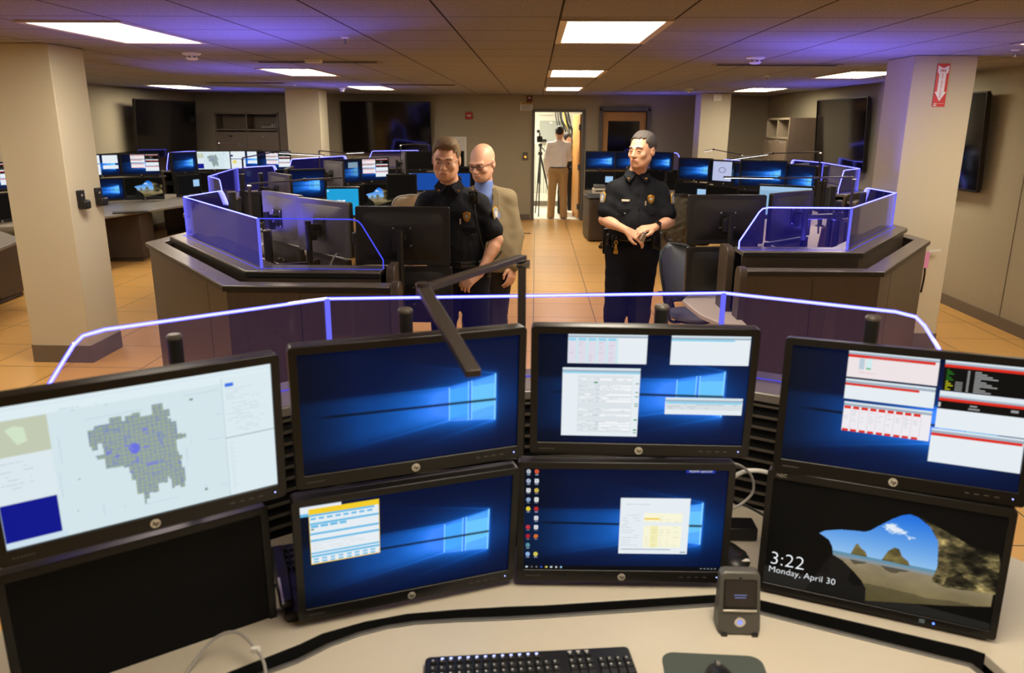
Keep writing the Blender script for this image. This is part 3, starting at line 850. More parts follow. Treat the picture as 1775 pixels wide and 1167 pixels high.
def console(label, lower, glass, zl, zu, zg, cuts=(0, 0), gm=None, edges=None, ends=(True, True), base=0.0, group=None, slats=False, seam=True, up=6.0, low_on=True, joints=(), upoff=.35):
    o = empty('console', (0, 0, 0), 0, label, 'console', group)
    c0 = Vector(lower[len(lower) // 2]) if lower else Vector(glass[len(glass) // 2])
    if low_on:
        mb = MB(); strip(mb, lower, .012, .035, .08, zl - .03)
        mb.build('base_panel', M_wood, o, bevel=.002)
        mb = MB(); strip(mb, lower, .03, .05, 0.0, .08); mb.build('kick_panel', M_black, o)
        mb = MB(); strip(mb, lower, -.008, .105, zl - .032, zl); mb.build('lower_ledge', M_ledge, o, bevel=.005, seg=2)
        mb = MB(); strip(mb, lower, -.0095, -.007, zl - .031, zl - .006); mb.build('edge_band', M_black, o)
        mb = MB(); strip(mb, lower, .105, .25, zl - .16, zl - .10); mb.build('cable_trough', M_blackmat, o)
        if joints:
            mb = MB()
            for (sg, t) in joints:
                lo_ = off(lower, .013); a = Vector(lo_[sg]); b = Vector(lo_[sg + 1]); p = a + (b - a) * t
                mb.box((p.x, p.y, zl / 2 + .02), (.003, .004, zl - .14), R=Matrix.Rotation(math.atan2(b.y - a.y, b.x - a.x), 3, 'Z'))
            mb.build('panel_joint', M_blackmat, o, smooth=False)
    mb = MB(); strip(mb, glass, -.092, -.068, .4, zu - .03); mb.build('upper_panel', M_wood2, o, bevel=.002)
    mb = MB(); strip(mb, glass, -.112, .105, zu - .034, zu); mb.build('upper_ledge', M_ledge, o, bevel=.006, seg=2)
    mb = MB(); strip(mb, glass, -.1135, -.111, zu - .033, zu - .008); mb.build('edge_band', M_black, o)
    mb = MB(); strip(mb, glass, -.030, -.026, zu, zu + .0016); mb.build('light_slot', M_edgedim, o, smooth=False)
    mb = MB(); strip(mb, glass, .072, .095, .60, zu - .034)
    mb.build('slat_wall', M_blackmat, o)
    if slats:
        g = off(glass, .10)
        mb = MB()
        for k in range(10): strip(mb, glass, .095, .112, .712 + k * .036, .7150 + k * .036)
        mb.build('slat', mat('slat_edge', '5F574C', .35, metal=.4), o, kind='stuff')
    n = len(glass) - 1
    for i in range(1, n):
        MB().cyl((glass[i][0], glass[i][1], zu), (glass[i][0], glass[i][1], zg), .0085, n=12).build('seam_light', M_seam, o)
    for i in range(n):
        m = (gm[i] if gm else None); e = (edges[i] if edges else None)
        pane(o, glass[i], glass[i + 1], zu, zg, cuts[0] if i == 0 else 0, cuts[1] if i == n - 1 else 0, endA=(i == 0) or seam, endB=(i == n - 1), m=m, me=e)
    return o

def end_panel(parent, lo, hi_, zl, zu, th, name='end_panel'):
    """rounded upright end board; lo/hi = (x, y0, y1) of the lower and upper tier"""
    mb = MB()
    for (x, y0, y1), z in ((lo, zl + .015), (hi_, zu + .03)):
        r = min(.06, (y1 - y0) / 2.2)
        P = [(y0, 0), (y1, 0), (y1, z - r)] + [(y1 - r + r * math.cos(a), z - r + r * math.sin(a)) for a in [PI / 2 * k / 6 for k in range(1, 7)]] + \
            [(y0 + r + r * math.cos(a), z - r + r * math.sin(a)) for a in [PI / 2 + PI / 2 * k / 6 for k in range(0, 7)]]
        n = len(P)
        vs = [(x - th / 2, p[0], p[1]) for p in P] + [(x + th / 2, p[0], p[1]) for p in P]
        mb.add(vs, [tuple(range(n)), tuple(range(n, 2 * n))[::-1]] + [(i, n + i, n + (i + 1) % n, (i + 1) % n) for i in range(n)])
        x += 0
    return mb.build(name, M_wood, parent, bevel=.004)

def uplight(parent, a, b, z, power, w=.06):
    """LED batten lying in the console top that throws blue light up at the ceiling"""
    a = Vector(a); b = Vector(b); L = (b - a).length; c = (a + b) / 2
    ld = bpy.data.lights.new('uplight', 'AREA'); ld.shape = 'RECTANGLE'; ld.size = L; ld.size_y = w
    ld.energy = power; ld.color = (.13, .12, 1.0); ld.spread = math.radians(105)
    o = bpy.data.objects.new('uplight', ld); C.objects.link(o); o.parent = parent
    o.location = (c.x, c.y, z); o.rotation_euler = (PI, 0, 0)
    o.rotation_euler = (Matrix.Rotation(math.atan2(b.y - a.y, b.x - a.x), 3, 'Z') @ Matrix.Rotation(PI, 3, 'X')).to_euler()
    return o

# left near console (seen from its outside)
LG = [(-2.42, 6.20), (-2.50, 5.52), (-1.535, 4.28), (-.846, 4.285)]
LL = [(-2.70, 6.10), (-2.764, 5.435), (-1.632, 3.965), (-.76, 3.985)]
CON_L = console('dark laminate console on the left in front of the captain, blue edged acrylic on top', LL, LG, 1.03, 1.07, 1.345, cuts=(.14, .14),
    gm=[M_acrylic, M_acrylic_deep, M_clear], edges=[M_edge, M_edge, M_edgedim], joints=[(2, .45), (1, .80)])
end_panel(CON_L, (-.735, 3.975, 4.12), (-.79, 4.17, 4.40), 1.03, 1.07, .045)
MB().prism([(-2.38, 6.12), (-2.40, 5.58), (-1.62, 4.56), (-1.47, 4.60), (-1.62, 4.98), (-2.05, 5.48), (-2.10, 6.12)], .93, .955).build('equipment_shelf', mat('shelf_grey', 'A79F98', .45), CON_L, bevel=.004)
# right near console
RG = [(1.336, 5.085), (2.041, 5.10), (2.855, 6.31), (2.83, 6.95)]
RL = [(1.31, 4.74), (2.139, 4.756), (3.085, 6.142), (3.07, 6.50)]
CON_R = console('dark laminate console on the right beside the near right pillar, blue edged acrylic on top', RL, RG, 1.0, 1.08, 1.35, cuts=(.14, .12),
    gm=[M_acrylic_deep, M_acrylic, M_acrylic], joints=[(0, .5), (1, .2)])
end_panel(CON_R, (1.29, 4.73, 4.87), (1.255, 4.95, 5.18), 1.0, 1.08, .045)
# the console in the foreground (camera side is its inside)
FG = [(1.22, 2.083), (.599, 2.413), (-.62, 2.26), (-1.25, 1.737)]
CON_F = console('foreground console with the long blue lit acrylic screen behind the eight monitors', [(1.42, 2.36), (.66, 2.73), (-.74, 2.56), (-1.5, 1.92)], FG, 1.0, 1.08, 1.35, cuts=(.17, .17), slats=True)
# middle consoles
QG = [(-3.15, 9.75), (-3.45, 9.08), (-3.17, 7.58), (-2.85, 7.12)]
console('middle console on the left behind the near one, three blue edged panes', off(QG, -.25), QG, 1.0, 1.08, 1.35, cuts=(.12, .12))
RM = [(3.60, 9.46), (4.02, 9.95), (4.12, 11.5), (3.92, 12.45)]
console('middle console along the right wall in front of the tilted screen, blue edged panes', off(RM, -.22), RM, 1.0, 1.08, 1.35, cuts=(.12, .12))
BL = [(-3.0, 12.75), (-3.55, 11.25)]
console('back console on the left by the far cream pillar, behind lit monitors', off(BL, -.2), BL, 1.0, 1.08, 1.35, cuts=(.12, .12))
BC = [(-2.1, 14.95), (-3.05, 14.3)]
console('back console under the large black screen on the back wall', off(BC, -.2), BC, 1.0, 1.08, 1.37, cuts=(.12, .12))
LB = [(-5.75, 14.1), (-6.10, 13.75), (-6.12, 13.0)]
console('back console in the far left corner, below the tilted black screen', off(LB, -.15), LB, 1.0, 1.08, 1.36, cuts=(.12, .12))
BR = [(3.35, 11.55), (2.85, 12.4)]
console('back console right of the aisle, behind the far blue desktops', off(BR, -.2), BR, 1.0, 1.08, 1.35, cuts=(.1, .1))
BQ = [(2.72, 14.75), (1.75, 15.2)]
console('back console in front of the closed oak door', off(BQ, -.15), BQ, 1.0, 1.08, 1.36, cuts=(.12, .1))

UP = []
def stand_uplight(c, a, b, p):
    UP.append(uplight(c, a, b, 1.06, p))
cons = [o for o in C.objects if o.get('category') == 'console']
UPW = 20
stand_uplight(cons[0], (-2.10, 5.60), (-1.45, 4.70), UPW)
stand_uplight(cons[1], (1.75, 5.40), (2.65, 6.60), UPW * 1.25)
stand_uplight(cons[2], (-.9, 2.27), (.8, 2.46), UPW * .25)
stand_uplight(cons[3], (-3.20, 9.1), (-3.05, 8.0), UPW * .55)
stand_uplight(cons[4], (3.72, 10.2), (3.85, 11.8), UPW * .55)
stand_uplight(cons[5], (-2.85, 12.5), (-3.2, 11.6), UPW * .5)
stand_uplight(cons[7], (-5.7, 13.3), (-4.7, 13.8), UPW * .6)
stand_uplight(cons[9], (2.5, 14.4), (1.9, 14.6), UPW * .35)

# ------------------------------------------------------------------ desks
def desk(label, poly_, z=.69, m=None, legs=(), cabs=(), th=.03, group=None):
    o = empty('desk', (0, 0, 0), 0, label, 'desk', group)
    MB().prism(poly_, z - th, z).build('worktop', m or M_desk, o, bevel=.005)
    for (x, y) in legs:
        MB().box((x, y, (z - th) / 2), (.08, .06, z - th)).build('leg', M_black, o, bevel=.004)
    for (x, y, sx, sy, rz) in cabs:
        mb = MB().box((0, 0, .34), (sx, sy, .60)); mb.box((0, 0, .02), (sx * .94, sy * .94, .04))
        mb.build('cabinet', M_wood2, o, loc=(x, y, 0), rot=(0, 0, rz), bevel=.02)
    return o
GAPU = [(-1.15, 1.06), (-.664, 1.432), (-.532, 1.535), (-.491, 1.575), (-.40, 1.625), (-.302, 1.660), (-.18, 1.682), (-.054, 1.699), (.032, 1.707), (.486, 1.772), (.54, 1.772), (.595, 1.750), (1.022, 1.579), (1.05, 1.56)]
GAPL = [(-1.12, 1.02), (-.595, 1.418), (-.519, 1.470), (-.46, 1.53), (-.40, 1.572), (-.34, 1.600), (-.277, 1.619), (-.17, 1.634), (-.053, 1.645), (.032, 1.656), (.475, 1.722), (.52, 1.718), (.577, 1.690), (.99, 1.515), (1.015, 1.44), (1.0, 1.20), (1.0, .62)]
fd = empty('desk', (0, 0, 0), 0, 'cream foreground desk under the keyboard and the eight monitors, split by a dark curved gap', 'desk')
rear = GAPU + [(1.10, 1.30), (1.10, .9), (1.75, .9), (1.75, 1.5), (1.35, 2.0), (.62, 2.30), (-.56, 2.16), (-1.17, 1.65), (-1.6, 1.2)]
MB().prism(rear, .662, .69).build('rear_worktop', M_desk, fd, bevel=.003)
front = GAPL + [(.3, .9), (-.5, .9), (-1.0, .7)]
MB().prism(front, .662, .69).build('front_worktop', M_desk, fd, bevel=.003)
mb = MB(); strip(mb, GAPU, -.0025, .004, .64, .6895); mb.build('dark_edge', M_blackmat, fd)
mb = MB(); strip(mb, GAPL[:-1], -.001, .012, .655, .6925); mb.build('edge_strip', mat('edge_strip_grey', '4E4B46', .4), fd, bevel=.002)
MB().prism([(-1.3, .8), (1.3, .8), (1.4, 2.0), (.6, 2.25), (-.56, 2.1), (-1.4, 1.4)], .56, .58).build('cable_tray', M_blackmat, fd)
for x, y in ((-.9, 1.25), (.9, 1.3), (0, 1.2)): MB().box((x, y, .28), (.1, .4, .56)).build('leg', M_black, fd, bevel=.005)

desk('grey worktop inside the left near console behind the captain', [(-2.35, 6.1), (-2.42, 5.6), (-1.5, 4.42), (-.85, 4.42), (-.85, 4.75), (-1.2, 5.2), (-1.85, 6.2)], m=M_deskdark, legs=[(-1.5, 5.0), (-.95, 4.6)])
desk('white worktop at the right near console, end sticking out by the grey chair', [(1.03, 5.28), (1.07, 4.86), (1.15, 4.64), (1.30, 4.60), (1.30, 5.2), (2.05, 5.25), (2.75, 6.3), (2.3, 6.9), (1.7, 6.0), (1.2, 5.7)], m=M_desk, legs=[(1.6, 5.6), (2.2, 6.2)])
desk('worktop ringed by the middle left console', [(-3.30, 9.0), (-3.05, 7.65), (-2.72, 7.2), (-2.15, 7.1), (-2.0, 8.2), (-2.2, 9.0), (-2.65, 9.05), (-2.75, 9.6), (-3.05, 9.65)], m=M_deskdark, legs=[(-2.6, 8.6)])
desk('white worktop by the middle right console', [(2.2, 7.6), (2.75, 7.6), (3.45, 9.45), (3.9, 10.0), (4.0, 11.5), (3.3, 11.6), (3.2, 10.4), (2.4, 9.9)], m=M_desk, legs=[(3.4, 10.6)])
desk('dark curved worktop along the left wall with a keyboard on it', [(-6.6, 8.4), (-5.75, 8.9), (-5.45, 9.85), (-5.18, 10.95), (-4.95, 12.0), (-4.6, 12.9), (-4.25, 13.0), (-4.25, 14.2), (-6.3, 14.0), (-6.6, 13)], m=M_deskdark, cabs=[(-5.70, 10.7, .55, .62, .2), (-5.35, 12.4, .5, .5, .4), (-5.9, 9.4, .4, .5, .2)])
desk('dark worktop left of the near left pillar, at the picture edge', [(-6.6, 6.2), (-5.0, 6.9), (-5.25, 7.8), (-5.85, 8.35), (-6.6, 8.3)], m=M_deskdark, cabs=[(-5.75, 8.0, .3, .5, .1), (-6.3, 7.2, .5, .5, .1)])
desk('worktop of the back left console, below the monitors with red bars', [(-3.35, 11.3), (-2.7, 9.75), (-1.9, 9.75), (-1.75, 11.5), (-1.9, 12.5), (-2.9, 12.7)], m=M_deskdark, legs=[(-2.3, 10.4), (-2.2, 12.0)])
desk('worktop under the far wall screen with small dark monitors on it', [(-3.1, 13.15), (-.9, 13.15), (-.9, 14.6), (-2.0, 14.85), (-3.0, 14.25)], m=M_deskdark, legs=[(-1.6, 14.0)])
desk('white cluttered worktop right of the standing officer', [(1.85, 10.6), (2.1, 10.3), (2.9, 10.9), (3.2, 11.5), (2.7, 12.3), (1.9, 12.4)], m=M_desk, legs=[(2.3, 11.3)], cabs=[(2.0, 11.3, .3, .7, 0)])
desk('far worktop in front of the closed oak door, blue desktops above it', [(.95, 13.6), (1.6, 13.5), (2.7, 13.6), (2.7, 14.7), (1.7, 15.1), (.98, 15.1)], m=M_deskdark, legs=[(1.8, 14.4)])

# ------------------------------------------------------------------ monitors in the foreground (camera side)
MON_UP = [('map', (-.765, 1.405, 1.228), 35.7, 3.3, 'monitor showing the pale town map, at the left edge of the picture'),
          ('hero', (-.271, 1.672, 1.239), 22.4, 2.7, 'monitor with only the plain blue desktop, upper row, behind the black desk lamp head'),
          ('lists', (.268, 1.806, 1.233), -.5, 2.7, 'monitor with four white list windows over the blue desktop, upper row centre'),
          ('red', (.870, 1.742, 1.201), -19.3, -8.3, 'large monitor with white windows striped red, upper right')]
for p, l, rz, rx, lab in MON_UP: monitor(p, l, rz, lab, rx, 'foreground monitors', hi=True)
monitor('off', (-.842, 1.482, .826), 36.2, 'black switched-off monitor in the lower left corner, under the town map', -.9, 'foreground monitors', hi=True)
monitor('form', (-.289, 1.674, .886), 21.9, 'lower row monitor with a yellow framed form at the left of its blue desktop', 6.6, 'foreground monitors', hi=True)
monitor('desktop', (.238, 1.793, .886), 1.0, 'lower row monitor with two columns of desktop icons and a white table window', .4, 'foreground monitors', hi=True)
nec = monitor('beach', (.845, 1.708, .863), -21.3, 'glossy monitor showing a sea cave beach and the time 3:22, lower right', -3.6, 'foreground monitors', 'nec', hi=True)
d = [c for c in nec.children if c.name.startswith('display')][0]
text_mesh('3:22', .050, M_screenwhite, 'clock_text', d, (-.509 / 2 + .010, -.0008, .286 * (.5 - .762)), align='LEFT', extr=.0001, bold=-.0009)
text_mesh('Monday, April 30', .0235, M_screenwhite, 'clock_text', d, (-.509 / 2 + .010, -.0008, .286 * (.5 - .868)), align='LEFT', extr=.0001, bold=-.0003, sx=.98)
dd = [o for o in C.objects if o.get('label', '').startswith('lower row monitor with two columns')][0]
d = [c for c in dd.children if c.name.startswith('display')][0]
text_mesh('03:22:30 PM - April 30, 2018', .0068, M_screenyellow, 'clock_text', d, (.509 * .366, -.0008, .286 * .482), extr=.0001, sx=.72)
MB().box((.509 * .366, -.0002, .286 * .482), (.072, .0004, .008)).build('clock_band', emis('band_blue', (.02, .04, .4), 1.0), d, smooth=False)

# ------------------------------------------------------------------ monitors further back
BG = [
 # near consoles, seen from behind
 ('off', (-.762, 4.50, 1.235), 180, 0, 'back of the black monitor right in front of the captain, white labels low on it', 'hp'),
 ('off', (-.755, 4.52, .885), 180, 0, 'lower black monitor back directly below the one with two white labels', 'hp'),
 ('off', (-1.31, 4.86, 1.235), 140, 0, 'silver grey monitor back next to the black one, left of it', 'silver'),
 ('off', (-1.72, 5.33, 1.235), 134, 0, 'silver grey back of the leftmost monitor of the left near console', 'silver'),
 ('off', (-1.30, 4.90, .885), 130, 0, 'black monitor back low behind the clear acrylic of the left console', 'hp'),
 ('off', (-1.73, 5.40, .885), 128, 0, 'black monitor back low behind the deep blue acrylic of the left console', 'hp'),
 ('off', (1.325, 5.47, 1.235), 185, 0, 'back of a wide black monitor over the grey mesh chair on the right', 'hp'),
 ('off', (1.325, 5.40, .885), 185, 0, 'glossy black lower monitor between the grey mesh chair and the console end board', 'hp'),
 ('off', (1.86, 5.78, 1.235), 222, 0, 'monitor back with a bright top edge behind the deep blue acrylic on the right', 'hp'),
 ('off', (1.86, 5.80, .885), 222, 0, 'black lower monitor back behind the deep blue acrylic on the right', 'hp'),
 # left wall bank
 ('red', (-6.24, 8.94, 1.235), 72, 0, 'lit monitor cut by the left picture edge, left of the near pillar', 'hp'),
 ('off', (-6.22, 8.92, .886), 72, 0, 'dark monitor below the lit one at the left picture edge', 'hp'),
 ('two', (-6.42, 11.55, 1.235), 48, 0, 'monitor with white windows partly hidden by the near left pillar', 'hp'),
 ('hero', (-6.38, 11.50, .886), 48, 0, 'lower monitor with a blue desktop partly hidden by the near left pillar', 'hp'),
 ('red', (-5.98, 11.85, 1.235), 24, 0, 'monitor with red and white windows just right of the near left pillar', 'hp'),
 ('beach', (-5.94, 11.80, .886), 24, 0, 'lower monitor with the sea cave picture right of the near left pillar', 'hp'),
 ('hero', (-5.62, 12.55, 1.235), 72, 0, 'narrow looking turned monitor with blue glow left of the small town map', 'hp'),
 ('note', (-5.55, 12.50, .886), 72, 0, 'turned dark lower monitor with one pale spot, left of the small town map', 'hp'),
 ('map', (-5.38, 13.15, 1.24), 22, 0, 'distant monitor showing the small pale town map', 'hp'),
 ('off', (-5.36, 13.12, .888), 22, 0, 'dark lower monitor under the distant town map', 'hp'),
 ('two', (-4.92, 13.38, 1.24), 20, 0, 'distant monitor with white windows, right of the small town map', 'hp'),
 ('hero', (-4.90, 13.36, .888), 20, 0, 'lower distant monitor seen through the middle left acrylic, blue desktop', 'hp'),
 ('red', (-4.36, 13.15, 1.24), 18, 0, 'distant monitor with red barred windows beside the far left pillar', 'hp'),
 ('two', (-4.32, 13.15, .888), 18, 0, 'lower distant monitor with white strips beside the far left pillar', 'hp'),
 # centre left cluster
 ('off', (-2.40, 7.40, 1.235), 128, 0, 'silver grey monitor back above the long black lamp arm, left cluster', 'silver'),
 ('off', (-2.62, 8.40, 1.235), 100, 0, 'thin dark monitor edge left of the big blue desktop, left cluster', 'hp'),
 ('hero', (-2.52, 8.45, 1.215), 36, 0, 'big blue desktop monitor in the middle of the left cluster', 'hp'),
 ('off', (-2.50, 8.40, .87), 36, 0, 'dark lower monitor beneath the big blue desktop of the left cluster', 'hp'),
 ('off', (-2.52, 9.9, 1.235), 128, 0, 'silver monitor back to the right of the big blue desktop', 'silver'),
 ('panes', (-2.50, 10.45, 1.235), 58, 0, 'turned monitor with grey window strips, left of the red barred one', 'hp'),
 ('off', (-2.48, 10.4, .886), 58, 0, 'dark lower monitor beneath the grey window strips', 'hp'),
 ('red', (-2.28, 10.95, 1.235), 36, 0, 'monitor with red barred windows left of the captain', 'hp'),
 ('beach', (-2.22, 10.85, .886), 36, 0, 'lower monitor with the sea cave picture left of the captain', 'hp'),
 ('off', (-2.16, 13.1, 1.235), 105, 0, 'silver monitor edge under the far wall screen', 'silver'),
 ('off', (-2.02, 13.8, 1.235), 18, 0, 'far dark monitor left of the captain, under the wall screen, first of two', 'hp'),
 ('off', (-1.52, 13.9, 1.235), 5, 0, 'far dark monitor touching the captain\'s head in the picture', 'hp'),
 ('blue', (-1.92, 13.6, .886), 18, 0, 'far plain blue monitor left of the captain', 'hp'),
 ('blue', (-1.38, 13.6, .886), 5, 0, 'far plain blue monitor behind the captain\'s head', 'hp'),
 
 # right side
 ('hero', (1.17, 14.35, 1.235), -5, 0, 'far blue desktop monitor nearest the open doorway', 'hp'),
 ('hero', (1.71, 14.35, 1.235), -7, 0, 'far blue desktop monitor left of the officer\'s face', 'hp'),
 ('note', (1.17, 14.3, .886), -5, 0, 'far dark lower monitor with a pale note, nearest the open doorway', 'hp'),
 ('off', (1.71, 14.3, .886), -7, 0, 'far dark lower monitor behind the officer\'s shoulder', 'hp'),
 ('hero', (2.22, 14.1, 1.235), -55, 0, 'far turned monitor right of the officer\'s face', 'hp'),
 ('hero', (2.34, 11.7, 1.235), -38, 0, 'blue desktop monitor right of the standing officer', 'hp'),
 ('note', (2.30, 11.65, .886), -38, 0, 'dark lower monitor with a small pale window right of the standing officer', 'hp'),
 ('doc', (2.62, 11.05, 1.235), -48, 0, 'monitor with a white page on it, right of the officer', 'hp'),
 ('off', (2.60, 11.0, .886), -48, 0, 'dark lower monitor beneath the white page', 'hp'),
 ('hero', (2.70, 10.2, 1.235), -68, 0, 'sharply turned dim blue monitor right of the white page', 'hp'),
 ('hero', (2.72, 9.55, 1.30), -22, 0, 'big blue desktop monitor under the bright lamp on the right', 'hp'),
 ('off', (2.70, 9.5, .95), -22, 0, 'dark lower monitor under the big blue desktop on the right', 'hp'),
 ('hero', (3.02, 9.1, 1.27), -72, 0, 'turned dark monitor right of the big blue desktop', 'hp'),
 ('off', (3.15, 9.6, 1.26), 232, 0, 'silver monitor back with bright curved edge in the right cluster', 'silver'),
 ('light', (2.52, 8.0, 1.12), -30, 0, 'low monitor with a pale blue screen above the near right monitor back', 'hp'),
]
for p, l, rz, rx, lab, st in BG:
    monitor(p, l, rz, lab, rx, 'monitors further back', st)
    if l[2] > 1.15:                                            # the pole that carries the upper and lower monitor
        a = math.radians(rz); px, py = l[0] - .135 * math.sin(a), l[1] + .135 * math.cos(a)
        o = empty('monitor_pole', (px, py, .69), 0, 'black pole behind a pair of background monitors', 'pole', 'poles behind the background monitors')
        k = MB(); k.cyl((0, 0, 0), (0, 0, l[2] - .69 + .04), .02, n=12); k.lathe([(0, 0), (.05, 0), (.05, .012), (.025, .02)], n=16); k.build('tube', M_black, o)
        for z in (l[2], l[2] - .348):
            MB().bar((0, 0, z - .69 + .002), (.033 * math.sin(a), -.033 * math.cos(a), z - .69 + .002), .05, .04).build('arm', M_black, o)
monitor('world', (-2.17, 8.75, 1.0), 14, 'small squarish monitor with a bright cyan world map', 6, 'monitors further back', 'hp', w=.375, h=.30)
small = [monitor('off', (-1.14, 13.7, .97), 0, 'far small black monitor between the captain and the bald man', 0, 'monitors further back', 'hp', w=.375, h=.30)]
small.append(monitor('off', (-1.80, 10.6, 1.03), 6, 'small squarish dark monitor left of the captain\'s shoulder', 0, 'monitors further back', 'hp', w=.375, h=.30))
small.append([o for o in C.objects if o.get('label', '').startswith('small squarish monitor with a bright cyan')][0])
small.append([o for o in C.objects if o.get('label', '').startswith('low monitor with a pale blue screen')][0])
for e in small:
    z0 = .69 - e.location.z
    MB().box((0, .075, (z0 + .0) / 2 + .01), (.06, .03, -z0)).build('stand_neck', M_black, e, bevel=.004)
    MB().cyl((0, .05, z0 + .002), (0, .05, z0 + .016), .11, n=28).build('stand_foot', M_black, e)

# big wall screens
def tv(loc, rz, rx, w, h, label, bd=.16):
    e = empty('wall_screen', loc, 0, label, 'television', 'large black wall screens')
    e.rotation_euler = (math.radians(rx), 0, math.radians(rz))
    mb = MB(); ring(mb, rrect(w, h, .006, 3), rrect(w - .03, h - .03, .003, 3), -.006, .03); mb.build('frame', M_tvframe, e, bevel=.002)
    MB().box((0, .014, 0), (w - .028, .02, h - .028)).build('screen', M_tvscreen, e, smooth=False)
    mb = MB(); mb.box((0, .045, 0), (w * .97, .03, h * .96)); mb.box((0, .07, -.05), (w * .5, .03, h * .5)); mb.build('housing', M_black, e, bevel=.008)
    mb = MB(); mb.box((0, .09, 0), (.5, .02, .42)); mb.box((0, .09 + bd / 2, 0), (.10, bd, .2)); mb.build('wall_bracket', M_black, e)
    return e
tv((-2.90, 15.50, 1.78), 0, 4, 1.75, .97, 'large black wall screen on the back wall left of the fire alarm')
tv((-6.30, 13.57, 1.74), 80, 4, 1.66, .95, 'large black wall screen on the left wall, tilted, left of the wall cupboard')
tv((4.31, 11.55, 1.75), -88, 3, 1.72, .97, 'large black wall screen on the right wall beside the dark cupboard', .05)
tv((4.32, 8.72, 1.71), -89, 3, 1.66, .96, 'large black wall screen right of the near right pillar', .04)
